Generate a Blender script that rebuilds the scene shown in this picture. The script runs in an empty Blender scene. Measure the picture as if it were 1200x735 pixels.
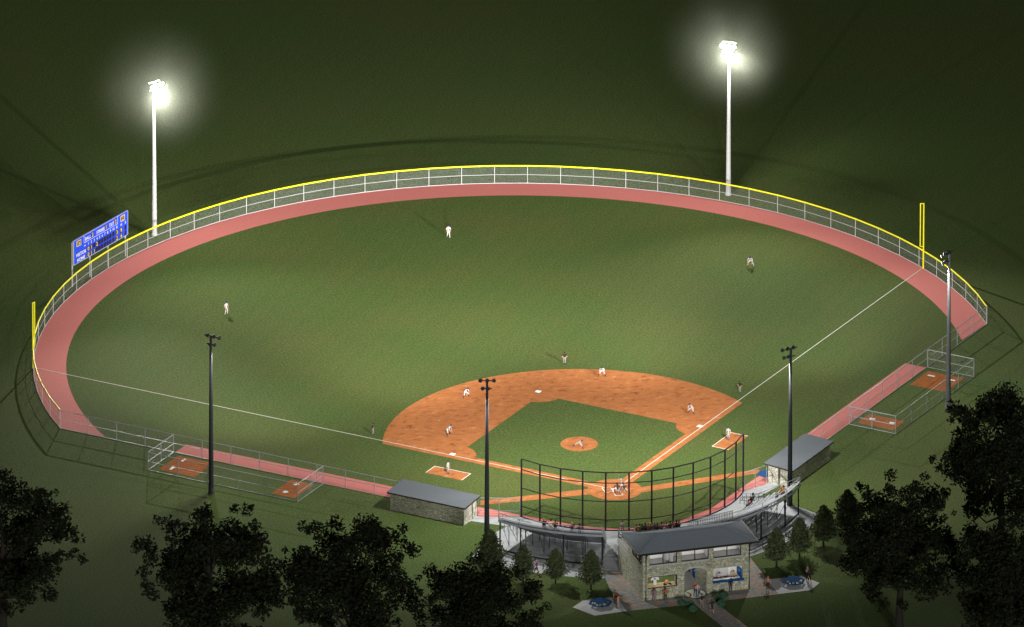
import bpy, bmesh, math, random
from math import sin, cos, pi, radians, sqrt, atan2, hypot
from mathutils import Vector, Matrix
from mathutils.geometry import tessellate_polygon

random.seed(7)
scn = bpy.context.scene
COL = scn.collection
R2 = sqrt(2)

# ------------------------------------------------------------------ camera
YAW, PITCH, ROLL = 0.2911335483108235, 0.3896530696479323, 0.0020604455
FPX, DIST, TX, TY = 28443.814882920567, 3593.537131217389, 4.9870090759, 68.94316802848
fw = Vector((sin(YAW)*cos(PITCH), cos(YAW)*cos(PITCH), -sin(PITCH)))
rt0 = Vector((cos(YAW), -sin(YAW), 0)); up0 = rt0.cross(fw)
rt = rt0*cos(ROLL) + up0*sin(ROLL); up = up0*cos(ROLL) - rt0*sin(ROLL)
CAM = Vector((TX, TY, 0)) - fw*DIST

def ray(px, py):
    return fw + rt*((px-600)/FPX) - up*((py-367.5)/FPX)

def G(px, py, z=0.0):
    """survey point: ground position (at height z) seen at a photo pixel"""
    d = ray(px, py); t = (z-CAM.z)/d.z
    return CAM + d*t

cd = bpy.data.cameras.new('camera'); cam = bpy.data.objects.new('camera', cd); COL.objects.link(cam)
cd.sensor_width = 36; cd.lens = FPX/1200*36; cd.clip_start = 500; cd.clip_end = 20000
M = Matrix.Identity(4)
for i in range(3):
    M[i][0] = rt[i]; M[i][1] = up[i]; M[i][2] = -fw[i]; M[i][3] = CAM[i]
cam.matrix_world = M
scn.camera = cam

# ------------------------------------------------------------------ render / world
scn.render.engine = 'CYCLES'
scn.view_settings.view_transform = 'Standard'; scn.view_settings.look = 'None'
scn.view_settings.gamma = 1; scn.view_settings.exposure = 0; scn.view_settings.use_curve_mapping = False
scn.cycles.max_bounces = 6; scn.cycles.diffuse_bounces = 3; scn.cycles.glossy_bounces = 2
scn.cycles.transparent_max_bounces = 24; scn.cycles.volume_bounces = 0
scn.cycles.sample_clamp_indirect = .6
scn.cycles.use_denoising = True

SUN_AZ = YAW + radians(171)      # compass bearing (from +y, clockwise) the light comes from
SUN_EL = radians(12)
w = bpy.data.worlds.new('World'); scn.world = w; w.use_nodes = True
nt = w.node_tree; bg = nt.nodes['Background']
sky = nt.nodes.new('ShaderNodeTexSky'); sky.sky_type = 'NISHITA'; sky.sun_disc = False
sky.sun_elevation = SUN_EL; sky.sun_rotation = SUN_AZ
hs = nt.nodes.new('ShaderNodeHueSaturation'); hs.inputs['Saturation'].default_value = 0.45
nt.links.new(sky.outputs[0], hs.inputs['Color']); nt.links.new(hs.outputs[0], bg.inputs['Color'])
bg.inputs['Strength'].default_value = 0.011

sd = bpy.data.lights.new('front_fill', 'SUN'); sun = bpy.data.objects.new('front_fill', sd); COL.objects.link(sun)  # soft sun lamp added as a front fill to brighten the facade
sd.energy = 1.55; sd.angle = radians(12); sd.color = (1, .97, .9)
to_sun = Vector((sin(SUN_AZ)*cos(SUN_EL), cos(SUN_AZ)*cos(SUN_EL), sin(SUN_EL)))
sun.rotation_euler = to_sun.to_track_quat('Z', 'Y').to_euler()

# ------------------------------------------------------------------ materials
def new_mat(name):
    m = bpy.data.materials.new(name); m.use_nodes = True
    return m, m.node_tree, m.node_tree.nodes, m.node_tree.links

def mat(name, col, rough=.7, metal=0., var=.12, scale=6., bump=0.0, spec=.3):
    m, t, n, l = new_mat(name); b = n['Principled BSDF']
    b.inputs['Roughness'].default_value = rough; b.inputs['Metallic'].default_value = metal
    b.inputs['Specular IOR Level'].default_value = spec
    tc = n.new('ShaderNodeTexCoord'); nz = n.new('ShaderNodeTexNoise')
    nz.inputs['Scale'].default_value = scale; nz.inputs['Detail'].default_value = 5
    l.new(tc.outputs['Object'], nz.inputs['Vector'])
    mx = n.new('ShaderNodeMix'); mx.data_type = 'RGBA'
    mx.inputs[6].default_value = (*[c*(1-var) for c in col], 1); mx.inputs[7].default_value = (*[min(1, c*(1+var)) for c in col], 1)
    l.new(nz.outputs['Fac'], mx.inputs[0]); l.new(mx.outputs[2], b.inputs['Base Color'])
    if bump:
        bp = n.new('ShaderNodeBump'); bp.inputs['Strength'].default_value = bump
        l.new(nz.outputs['Fac'], bp.inputs['Height']); l.new(bp.outputs[0], b.inputs['Normal'])
    return m

def ramp(n, stops):
    r = n.new('ShaderNodeValToRGB'); e = r.color_ramp.elements
    while len(e) < len(stops): e.new(.5)
    for k, (p, c) in zip(e, stops): k.position = p; k.color = (*c, 1)
    return r

def grass(name, a, b_, c_, big=.05, mow=0.0):
    """turf: blade grain, tufts, and dry patches metres across"""
    m, t, n, l = new_mat(name); b = n['Principled BSDF']
    b.inputs['Roughness'].default_value = .9; b.inputs['Specular IOR Level'].default_value = .1
    tc = n.new('ShaderNodeTexCoord')
    f = n.new('ShaderNodeTexNoise'); f.inputs['Scale'].default_value = 3.2; f.inputs['Detail'].default_value = 4; f.inputs['Roughness'].default_value = .75
    g = n.new('ShaderNodeTexNoise'); g.inputs['Scale'].default_value = big; g.inputs['Detail'].default_value = 4; g.inputs['Roughness'].default_value = .62
    h = n.new('ShaderNodeTexNoise'); h.inputs['Scale'].default_value = .42; h.inputs['Detail'].default_value = 3
    for q in (f, g, h): l.new(tc.outputs['Object'], q.inputs['Vector'])
    r1 = ramp(n, [(.26, [x*.45 for x in a]), (.5, a), (.74, [x*1.7 for x in a])]); l.new(f.outputs['Fac'], r1.inputs[0])
    r2 = ramp(n, [(.26, [x*.45 for x in b_]), (.5, b_), (.74, [x*1.7 for x in b_])]); l.new(f.outputs['Fac'], r2.inputs[0])
    r3 = ramp(n, [(.4, (0, 0, 0)), (.66, (1, 1, 1))]); l.new(g.outputs['Fac'], r3.inputs[0])
    m1 = n.new('ShaderNodeMix'); m1.data_type = 'RGBA'
    l.new(r3.outputs[0], m1.inputs[0]); l.new(r1.outputs[0], m1.inputs[6]); l.new(r2.outputs[0], m1.inputs[7])
    r4 = ramp(n, [(.56, (0, 0, 0)), (.78, (.55, .55, .55))]); l.new(h.outputs['Fac'], r4.inputs[0])
    m2 = n.new('ShaderNodeMix'); m2.data_type = 'RGBA'; m2.inputs[7].default_value = (*c_, 1)
    l.new(r4.outputs[0], m2.inputs[0]); l.new(m1.outputs[2], m2.inputs[6])
    # mower passes: alternate strips laid one way and the other
    mp = n.new('ShaderNodeMapping'); mp.inputs['Rotation'].default_value = (0, 0, radians(38)); l.new(tc.outputs['Object'], mp.inputs[0])
    wv = n.new('ShaderNodeTexWave'); wv.inputs['Scale'].default_value = .105; wv.inputs['Distortion'].default_value = .6; wv.inputs['Detail'].default_value = 3; l.new(mp.outputs[0], wv.inputs['Vector'])
    r5 = ramp(n, [(.35, [1-mow]*3), (.65, [1+mow]*3)]); l.new(wv.outputs['Fac'], r5.inputs[0])
    m3 = n.new('ShaderNodeMix'); m3.data_type = 'RGBA'; m3.blend_type = 'MULTIPLY'; m3.inputs[0].default_value = 1
    l.new(m2.outputs[2], m3.inputs[6]); l.new(r5.outputs[0], m3.inputs[7]); l.new(m3.outputs[2], b.inputs['Base Color'])
    bp = n.new('ShaderNodeBump'); bp.inputs['Strength'].default_value = .5; bp.inputs['Distance'].default_value = .15
    l.new(f.outputs['Fac'], bp.inputs['Height']); l.new(bp.outputs[0], b.inputs['Normal'])
    return m

def dirt(name, lo, mid, hi):
    """raked infield clay: scuffs drawn out along the rake"""
    m, t, n, l = new_mat(name); b = n['Principled BSDF']
    b.inputs['Roughness'].default_value = .95; b.inputs['Specular IOR Level'].default_value = .05
    tc = n.new('ShaderNodeTexCoord'); mp = n.new('ShaderNodeMapping')
    mp.inputs['Rotation'].default_value = (0, 0, YAW); mp.inputs['Scale'].default_value = (.42, .75, 1)
    l.new(tc.outputs['Object'], mp.inputs[0])
    f = n.new('ShaderNodeTexNoise'); f.inputs['Scale'].default_value = 1.7; f.inputs['Detail'].default_value = 9; f.inputs['Roughness'].default_value = .74
    f.inputs['Distortion'].default_value = .5
    l.new(mp.outputs[0], f.inputs['Vector'])
    r = ramp(n, [(.32, lo), (.46, mid), (.58, [x*1.1 for x in mid]), (.70, hi)]); l.new(f.outputs['Fac'], r.inputs[0])
    l.new(r.outputs[0], b.inputs['Base Color'])
    bp = n.new('ShaderNodeBump'); bp.inputs['Strength'].default_value = .6; bp.inputs['Distance'].default_value = .25
    l.new(f.outputs['Fac'], bp.inputs['Height']); l.new(bp.outputs[0], b.inputs['Normal'])
    return m

def wall_uv(n, l):
    """coordinates that run along a wall (u) and up it (v) whichever way the wall faces"""
    tc = n.new('ShaderNodeTexCoord'); ge = n.new('ShaderNodeNewGeometry')
    cr = n.new('ShaderNodeVectorMath'); cr.operation = 'CROSS_PRODUCT'; cr.inputs[0].default_value = (0, 0, 1)
    l.new(ge.outputs['True Normal'], cr.inputs[1])
    dt = n.new('ShaderNodeVectorMath'); dt.operation = 'DOT_PRODUCT'
    l.new(tc.outputs['Object'], dt.inputs[0]); l.new(cr.outputs[0], dt.inputs[1])
    sx = n.new('ShaderNodeSeparateXYZ'); l.new(tc.outputs['Object'], sx.inputs[0])
    cb = n.new('ShaderNodeCombineXYZ'); l.new(dt.outputs['Value'], cb.inputs[0]); l.new(sx.outputs[2], cb.inputs[1])
    return cb

def stone(name, cols):
    m, t, n, l = new_mat(name); b = n['Principled BSDF']; b.inputs['Roughness'].default_value = .9
    uv = wall_uv(n, l)
    mp = n.new('ShaderNodeMapping'); mp.inputs['Scale'].default_value = (1, 2.3, 1); l.new(uv.outputs[0], mp.inputs[0])
    v = n.new('ShaderNodeTexVoronoi'); v.inputs['Scale'].default_value = 2.1; l.new(mp.outputs[0], v.inputs['Vector'])
    sp = n.new('ShaderNodeSeparateColor'); l.new(v.outputs['Color'], sp.inputs[0])
    k = len(cols); r = ramp(n, [(i/(k-1), c) for i, c in enumerate(cols)]); l.new(sp.outputs[0], r.inputs[0])
    e = n.new('ShaderNodeTexVoronoi'); e.feature = 'DISTANCE_TO_EDGE'; e.inputs['Scale'].default_value = 2.1; l.new(mp.outputs[0], e.inputs['Vector'])
    r2 = ramp(n, [(.02, (.35, .35, .35)), (.09, (1, 1, 1))]); l.new(e.outputs['Distance'], r2.inputs[0])
    mx = n.new('ShaderNodeMix'); mx.data_type = 'RGBA'; mx.blend_type = 'MULTIPLY'; mx.inputs[0].default_value = 1
    l.new(r.outputs[0], mx.inputs[6]); l.new(r2.outputs[0], mx.inputs[7]); l.new(mx.outputs[2], b.inputs['Base Color'])
    bp = n.new('ShaderNodeBump'); bp.inputs['Strength'].default_value = .6; bp.inputs['Distance'].default_value = .05
    l.new(e.outputs['Distance'], bp.inputs['Height']); l.new(bp.outputs[0], b.inputs['Normal'])
    return m

def paver(name):
    m, t, n, l = new_mat(name); b = n['Principled BSDF']; b.inputs['Roughness'].default_value = .85
    tc = n.new('ShaderNodeTexCoord')
    br = n.new('ShaderNodeTexBrick'); br.inputs['Scale'].default_value = 1; br.inputs['Brick Width'].default_value = .5; br.inputs['Row Height'].default_value = .28
    br.inputs['Mortar Size'].default_value = .015; br.inputs['Color1'].default_value = (0, 0, 0, 1); br.inputs['Color2'].default_value = (1, 1, 1, 1); br.inputs['Mortar'].default_value = (.35, .35, .35, 1)
    l.new(tc.outputs['Object'], br.inputs['Vector'])
    nz = n.new('ShaderNodeTexNoise'); nz.inputs['Scale'].default_value = 2.2; nz.inputs['Detail'].default_value = 3; l.new(tc.outputs['Object'], nz.inputs['Vector'])
    ad = n.new('ShaderNodeMix'); ad.data_type = 'RGBA'; ad.inputs[0].default_value = .5
    l.new(br.outputs['Color'], ad.inputs[6]); l.new(nz.outputs['Fac'], ad.inputs[7])
    r = ramp(n, [(.2, (.13, .21, .24)), (.42, (.21, .26, .28)), (.55, (.33, .24, .19)), (.75, (.50, .28, .19))]); l.new(ad.outputs[2], r.inputs[0])
    l.new(r.outputs[0], b.inputs['Base Color'])
    return m

def wire(name, col, cover, pitch=.09, band=0.0):
    """woven fence wire: opaque strands on a diagonal grid, open between them"""
    m, t, n, l = new_mat(name); b = n['Principled BSDF']
    b.inputs['Base Color'].default_value = (*col, 1); b.inputs['Roughness'].default_value = .5
    uv = wall_uv(n, l); sx = n.new('ShaderNodeSeparateXYZ'); l.new(uv.outputs[0], sx.inputs[0])
    outs = []
    for sg in ('ADD', 'SUBTRACT'):
        a = n.new('ShaderNodeMath'); a.operation = sg; l.new(sx.outputs[0], a.inputs[0]); l.new(sx.outputs[1], a.inputs[1])
        d = n.new('ShaderNodeMath'); d.operation = 'DIVIDE'; d.inputs[1].default_value = pitch; l.new(a.outputs[0], d.inputs[0])
        f = n.new('ShaderNodeMath'); f.operation = 'FRACT'; l.new(d.outputs[0], f.inputs[0])
        c = n.new('ShaderNodeMath'); c.operation = 'LESS_THAN'; c.inputs[1].default_value = cover/2; l.new(f.outputs[0], c.inputs[0]); outs.append(c)
    mxm = n.new('ShaderNodeMath'); mxm.operation = 'MAXIMUM'
    l.new(outs[0].outputs[0], mxm.inputs[0]); l.new(outs[1].outputs[0], mxm.inputs[1])
    l.new(mxm.outputs[0], b.inputs['Alpha'])
    return m

def emit(name, col, s):
    m, t, n, l = new_mat(name); b = n['Principled BSDF']
    b.inputs['Base Color'].default_value = (.8, .8, .8, 1)
    b.inputs['Emission Color'].default_value = (*col, 1); b.inputs['Emission Strength'].default_value = s
    m.cycles.emission_sampling = 'NONE'
    return m

def glowmat(name, dens, R):
    """scattering volume added to give the far lamps their bloom, thinning outward"""
    m, t, n, l = new_mat(name); n.remove(n['Principled BSDF'])
    v = n.new('ShaderNodeVolumePrincipled'); v.inputs['Color'].default_value = (.93, 1, .83, 1); v.inputs['Anisotropy'].default_value = 0
    tc = n.new('ShaderNodeTexCoord'); ln = n.new('ShaderNodeVectorMath'); ln.operation = 'LENGTH'; l.new(tc.outputs['Object'], ln.inputs[0])
    mr = n.new('ShaderNodeMapRange'); mr.inputs['From Max'].default_value = R; mr.inputs['To Min'].default_value = 1; mr.inputs['To Max'].default_value = 0; l.new(ln.outputs['Value'], mr.inputs['Value'])
    pw = n.new('ShaderNodeMath'); pw.operation = 'POWER'; pw.inputs[1].default_value = 2.5; l.new(mr.outputs[0], pw.inputs[0])
    iv = n.new('ShaderNodeMath'); iv.operation = 'SUBTRACT'; iv.inputs[0].default_value = 1.03; l.new(mr.outputs[0], iv.inputs[1])
    mm = n.new('ShaderNodeMath'); mm.operation = 'MULTIPLY'; l.new(pw.outputs[0], mm.inputs[0]); l.new(iv.outputs[0], mm.inputs[1])
    ml = n.new('ShaderNodeMath'); ml.operation = 'MULTIPLY'; ml.inputs[1].default_value = dens; l.new(mm.outputs[0], ml.inputs[0])
    l.new(ml.outputs[0], v.inputs['Density']); l.new(v.outputs[0], n['Material Output'].inputs['Volume'])
    return m

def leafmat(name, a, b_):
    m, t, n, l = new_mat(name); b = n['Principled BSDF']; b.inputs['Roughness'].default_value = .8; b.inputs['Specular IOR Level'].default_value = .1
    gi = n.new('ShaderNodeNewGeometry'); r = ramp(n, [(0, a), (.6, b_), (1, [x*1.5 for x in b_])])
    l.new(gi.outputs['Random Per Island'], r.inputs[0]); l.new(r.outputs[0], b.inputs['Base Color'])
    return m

m_ground = grass('meadow grass', (.066, .104, .029), (.078, .102, .031), (.094, .096, .038), .03, .01)
m_turf = grass('field turf', (.067, .105, .027), (.084, .105, .029), (.10, .102, .038), .055, .012)
m_inturf = grass('infield turf', (.073, .114, .029), (.084, .113, .031), (.092, .108, .042), .11, .012)
m_clay = dirt('infield clay', (.18, .058, .022), (.42, .155, .056), (.60, .34, .18))
m_clay2 = dirt('bullpen clay', (.22, .075, .025), (.34, .115, .038), (.44, .18, .07))
m_track = mat('track rubber', (.58, .18, .165), .9, var=.28, scale=5)
m_conc = mat('plaza concrete', (.36, .38, .41), .85, var=.3, scale=.7)
m_conc2 = mat('pad concrete', (.52, .535, .56), .85, var=.16, scale=1.2)
m_floor = mat('floor concrete', (.24, .235, .23), .8, var=.1, scale=1)
m_paver = paver('brick pavers')
m_line = mat('chalk', (.78, .77, .72), .9, var=.06)
m_white = mat('white rubber', (.8, .8, .8), .6, var=.03)
m_stone = stone('facade stone', [(.25, .26, .20), (.46, .46, .35), (.35, .38, .29), (.58, .57, .43), (.30, .32, .25), (.52, .51, .40)])
m_stoned = stone('dugout stone', [(.46, .44, .37), (.70, .68, .60), (.56, .53, .46), (.78, .76, .67), (.50, .48, .41)])
m_slate = mat('slate shingle', (.21, .245, .29), .85, var=.35, scale=8, bump=.2, spec=.1)
m_roofd = mat('grey shingle', (.115, .13, .15), .85, var=.35, scale=8, bump=.2, spec=.1)
m_dark = mat('dark bronze metal', (.022, .018, .014), .5, var=.1)
m_black = mat('black steel', (.012, .012, .013), .45, var=.1)
m_galv = mat('galvanised steel', (.36, .38, .40), .45, metal=.25, var=.08)
m_galvw = mat('white steel', (.50, .51, .53), .5, var=.05)
m_pole_shade = mat('shaded pole steel', (.03, .033, .040), .6, metal=.1, var=.08)  # pole steel darkened to stand for shade on the near poles
m_pole_lit = mat('lit pole steel', (.13, .137, .15), .6, metal=.1, var=.08)  # lighter copy of the pole steel, standing for light on the right-hand pole
m_alu = mat('seat aluminium', (.30, .325, .36), .6, metal=.1, var=.18, scale=3)
m_alud = mat('dull footboard aluminium', (.10, .11, .125), .8, var=.2, scale=3)
m_frame = mat('stand frame steel', (.05, .055, .06), .5, metal=.2, var=.1)
m_yellow = mat('safety yellow', (.85, .78, .01), .5, var=.03)
m_blue = mat('scoreboard blue', (.016, .07, .72), .5, var=.04)
m_dblue = mat('navy paint', (.008, .07, .22), .8, var=.08, spec=.05)
m_kerb = mat('dark kerb paint', (.02, .028, .07), .8, var=.1, spec=.05)
m_tblue = mat('blue table plastic', (.010, .065, .18), .8, var=.1, spec=.05)
m_grey = mat('grey render', (.42, .42, .43), .8, var=.06)
m_lgrey = mat('light grey wall', (.62, .62, .63), .8, var=.05)
m_cream = mat('cream counter', (.75, .71, .66), .6, var=.05)
m_tan = mat('tan wood shelf', (.62, .47, .27), .6, var=.12, scale=3)
m_green = mat('green chalkboard', (.085, .135, .05), .8, var=.25, scale=2)
m_lit = mat('score digit yellow', (.85, .62, .16), .6, var=.05)
m_cell = mat('score cell black', (.01, .01, .012), .5, var=.05)
m_wire = wire('galvanised chain link', (.36, .38, .38), .075)
m_wireo = wire('outfield chain link', (.25, .30, .25), .16)
m_wired = wire('dark chain link', (.10, .105, .11), .13)
m_net = wire('black netting', (.012, .012, .012), .085)
m_lens = emit('floodlight lens', (1, .99, .90), 14)
m_glow = glowmat('added lamp glow', 2.5e-2, 12.0)
m_bark = mat('dark bark', (.018, .015, .012), .95, var=.3, scale=4)
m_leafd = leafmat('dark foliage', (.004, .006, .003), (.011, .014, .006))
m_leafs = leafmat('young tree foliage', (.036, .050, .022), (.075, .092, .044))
m_shrub = leafmat('shrub foliage', (.028, .085, .045), (.055, .14, .08))
m_skin = mat('skin', (.48, .26, .17), .6, var=.05)
m_leather = mat('glove leather', (.33, .14, .04), .6, var=.1)

# ------------------------------------------------------------------ mesh building
class MB:
    def __init__(s): s.v = []; s.f = []; s.m = []
    def add(s, vs, fs, mi=0):
        o = len(s.v); s.v += [tuple(v) for v in vs]; s.f += [tuple(i+o for i in f) for f in fs]; s.m += [mi]*len(fs); return s
    def box(s, c, d, rz=0, mi=0):
        x, y, z = d[0]/2, d[1]/2, d[2]/2; ca, sa = cos(rz), sin(rz)
        vs = [(c[0]+a*x*ca-b*y*sa, c[1]+a*x*sa+b*y*ca, c[2]+e*z) for e in (-1, 1) for a, b in ((-1, -1), (1, -1), (1, 1), (-1, 1))]
        return s.add(vs, [(3, 2, 1, 0), (4, 5, 6, 7), (0, 1, 5, 4), (1, 2, 6, 5), (2, 3, 7, 6), (3, 0, 4, 7)], mi)
    def tube(s, a, b, r0, r1=None, n=8, mi=0, caps=True):
        a = Vector(a); b = Vector(b); r1 = r0 if r1 is None else r1
        d = (b-a).normalized(); u = d.orthogonal().normalized(); v = d.cross(u)
        vs = [a+(u*cos(2*pi*i/n)+v*sin(2*pi*i/n))*r0 for i in range(n)]+[b+(u*cos(2*pi*i/n)+v*sin(2*pi*i/n))*r1 for i in range(n)]
        fs = [(i, (i+1) % n, n+(i+1) % n, n+i) for i in range(n)]
        if caps: fs += [tuple(reversed(range(n))), tuple(range(n, 2*n))]
        return s.add(vs, fs, mi)
    def path(s, pts, r, n=6, mi=0):
        pts = [Vector(p) for p in pts]; rings = []
        for i, p in enumerate(pts):
            d = (pts[min(i+1, len(pts)-1)]-pts[max(i-1, 0)]).normalized()
            u = d.cross(Vector((0, 0, 1)));  u = u.normalized() if u.length > 1e-4 else d.orthogonal().normalized()
            v = u.cross(d); rings.append([p+(u*cos(2*pi*k/n)+v*sin(2*pi*k/n))*r for k in range(n)])
        vs = [q for rg in rings for q in rg]; fs = []
        for i in range(len(pts)-1):
            for k in range(n): fs.append((i*n+k, i*n+(k+1) % n, (i+1)*n+(k+1) % n, (i+1)*n+k))
        fs += [tuple(reversed(range(n))), tuple(range((len(pts)-1)*n, len(pts)*n))]
        return s.add(vs, fs, mi)
    def poly(s, pts, z, mi=0):
        P = [Vector((p[0], p[1], 0)) for p in pts]
        tr = tessellate_polygon([P]); fs = []
        for a, b, c in tr:
            if (P[b]-P[a]).cross(P[c]-P[a]).z < 0: b, c = c, b
            fs.append((a, b, c))
        return s.add([(p.x, p.y, z) for p in P], fs, mi)
    def prism(s, pts, z0, z1, mi=0):
        n = len(pts); ar = sum(pts[i][0]*pts[(i+1) % n][1]-pts[(i+1) % n][0]*pts[i][1] for i in range(n))
        if ar < 0: pts = list(reversed(pts))
        s.add([(p[0], p[1], z0) for p in pts]+[(p[0], p[1], z1) for p in pts], [(i, (i+1) % n, n+(i+1) % n, n+i) for i in range(n)], mi)
        s.poly(pts, z1, mi); o = len(s.v); s.poly(pts, z0, mi)
        k = len(s.f)-(n-2)
        for i in range(k, len(s.f)): s.f[i] = tuple(reversed(s.f[i]))
        return s
    def lathe(s, prof, n=12, mat4=None, mi=0):
        vs = [(r*cos(2*pi*i/n), r*sin(2*pi*i/n), z) for r, z in prof for i in range(n)]
        if mat4 is not None: vs = [mat4 @ Vector(v) for v in vs]
        fs = [(k*n+i, k*n+(i+1) % n, (k+1)*n+(i+1) % n, (k+1)*n+i) for k in range(len(prof)-1) for i in range(n)]
        fs += [tuple(reversed(range(n))), tuple(range((len(prof)-1)*n, len(prof)*n))]
        return s.add(vs, fs, mi)
    def ball(s, c, r, nu=8, nv=6, mi=0):
        r = (r, r, r) if not hasattr(r, '__len__') else r
        vs = [(c[0], c[1], c[2]-r[2])]
        for j in range(1, nv):
            t = pi*j/nv
            vs += [(c[0]+r[0]*sin(t)*cos(2*pi*i/nu), c[1]+r[1]*sin(t)*sin(2*pi*i/nu), c[2]-r[2]*cos(t)) for i in range(nu)]
        vs.append((c[0], c[1], c[2]+r[2])); fs = []
        for i in range(nu):
            fs.append((0, 1+(i+1) % nu, 1+i)); fs.append((len(vs)-1, 1+(nv-2)*nu+i, 1+(nv-2)*nu+(i+1) % nu))
            for j in range(nv-2): fs.append((1+j*nu+i, 1+j*nu+(i+1) % nu, 1+(j+1)*nu+(i+1) % nu, 1+(j+1)*nu+i))
        return s.add(vs, fs, mi)
    def arcband(s, r0, r1, z0, z1, a0, a1, n, mi=0, c=(0, 0)):
        """curved plank; a = bearing from -y about c"""
        P = lambda r, a, z: (c[0]+r*sin(a), c[1]-r*cos(a), z)
        vs = []
        for i in range(n+1):
            a = a0+(a1-a0)*i/n; vs += [P(r0, a, z0), P(r1, a, z0), P(r1, a, z1), P(r0, a, z1)]
        fs = []
        for i in range(n):
            b = i*4
            for k in range(4): fs.append((b+k, b+4+k, b+4+(k+1) % 4, b+(k+1) % 4))
        fs += [(0, 1, 2, 3), (n*4+3, n*4+2, n*4+1, n*4)]
        return s.add(vs, fs, mi)
    def mesh(s, name, mats, smooth=False, off=(0, 0, 0)):
        me = bpy.data.meshes.new(name)
        me.from_pydata([(v[0]-off[0], v[1]-off[1], v[2]-off[2]) for v in s.v], [], s.f)
        for m in (mats if isinstance(mats, (list, tuple)) else [mats]): me.materials.append(m)
        if any(s.m): me.polygons.foreach_set('material_index', s.m)
        if smooth: me.polygons.foreach_set('use_smooth', [True]*len(s.f))
        me.update(); return me

def wloc(o):
    v = Vector((0, 0, 0))
    while o is not None: v += o.location; o = o.parent
    return v

def obj(name, mb, mats, parent=None, smooth=False, local=False, origin=None):
    """link one mesh; coordinates are world metres unless local"""
    if parent is not None:
        off = (0, 0, 0) if local else wloc(parent); o = bpy.data.objects.new(name, mb.mesh(name, mats, smooth, off)); o.parent = parent
    else:
        off = origin or (0, 0, 0); o = bpy.data.objects.new(name, mb.mesh(name, mats, smooth, off)); o.location = off
    COL.objects.link(o); return o

def tag(o, label=None, cat=None, group=None, kind=None):
    if label: o['label'] = label
    if cat: o['category'] = cat
    if group: o['group'] = group
    if kind: o['kind'] = kind
    return o

def thing(name, label, cat, loc, rz=0, group=None):
    o = bpy.data.objects.new(name, None); COL.objects.link(o); o.empty_display_size = .5
    o.location = loc; o.rotation_euler = (0, 0, rz); return tag(o, label, cat, group)

def copy_tree(o, parent=None):
    c = o.copy(); COL.objects.link(c)
    if parent is not None: c.parent = parent
    for ch in list(o.children): copy_tree(ch, c)
    return c

def struct(name, mb, m, label=None, cat=None):
    o = obj(name, mb, m); o['kind'] = 'structure'
    if label: o['label'] = label
    o['category'] = cat or name.replace('_', ' ')
    return o

# field axes: t runs out along a foul line, s is the distance outside that line (side = +1 first base, -1 third base)
def F(side, t, s): return ((t+s)/R2*side, (t-s)/R2)
def arc(c, r, a0, a1, n): return [(c[0]+r*sin(a0+(a1-a0)*i/n), c[1]+r*cos(a0+(a1-a0)*i/n)) for i in range(n+1)]

# ------------------------------------------------------------------ ground sheets
RF, RT, CY = 71.27, 66.4, 49.7
b = MB(); N = 24
ext = [-4000, -1200, -500, -200, -60, 60, 200, 500, 1200, 4000]
b.add([(x, y, 0) for y in ext for x in ext], [(j*10+i, j*10+i+1, (j+1)*10+i+1, (j+1)*10+i) for j in range(9) for i in range(9)])
struct('ground', b, m_ground, 'dark mown meadow grass around the ball field', 'ground')

ARC_A = atan2(71.2, 45.2-CY)                      # where the outfield wall meets the side fences
ARC_B = atan2(65.7, 40.2-CY)
SF = 18.3                                         # side fence distance from the foul line
inner = [F(1, 63, 14.8), F(1, 28, 14.7), (23.6, .85), (18.4, -4), (14.9, -7.4), (10.9, -10.9), (5.2, -14.15), (.7, -14.95), (-4, -14.15), (-8.73, -11.5), (-12.84, -8), (-15.78, -5.3), (-19.42, -1.9), (-23, 1.2), F(-1, 30, 14.5), F(-1, 63, 14.9)]
BC, BR = (0.9, 4.2), 19.6
BA = radians(59.2)
bk = lambda a, r=BR: (BC[0]+r*sin(a), BC[1]-r*cos(a))
# turf inside the fences
b = MB(); b.poly(arc((0, CY), RT+.05, -ARC_B, ARC_B, 96) + [F(1, 63, SF), F(1, 63, 14.8)] + inner[1:-1] + [F(-1, 63, 14.9), F(-1, 63, SF)], .015)
struct('field_grass', b, m_turf, 'lit green turf of the infield foul ground and outfield', 'grass')
# warning track
b = MB(); o_ = arc((0, CY), RF-.05, -ARC_A, ARC_A, 96); i_ = arc((0, CY), RT, -ARC_B, ARC_B, 96); k = len(o_)
b.add([(p[0], p[1], .03) for p in o_+i_], [(j+1, j, k+j, k+j+1) for j in range(k-1)])
struct('warning_track', b, m_track, 'pink rubber warning track inside the outfield fence', 'track')
outer = [F(1, 63, SF), F(1, 12, SF)] + [bk(BA-2*BA*i/24, BR+.1) for i in range(25)] + [F(-1, 12, SF), F(-1, 63, SF)]
b = MB(); b.poly(inner + list(reversed(outer)), .03)
struct('foul_track', b, m_track, 'pink rubber strip along the side fences and backstop', 'track')
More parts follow.
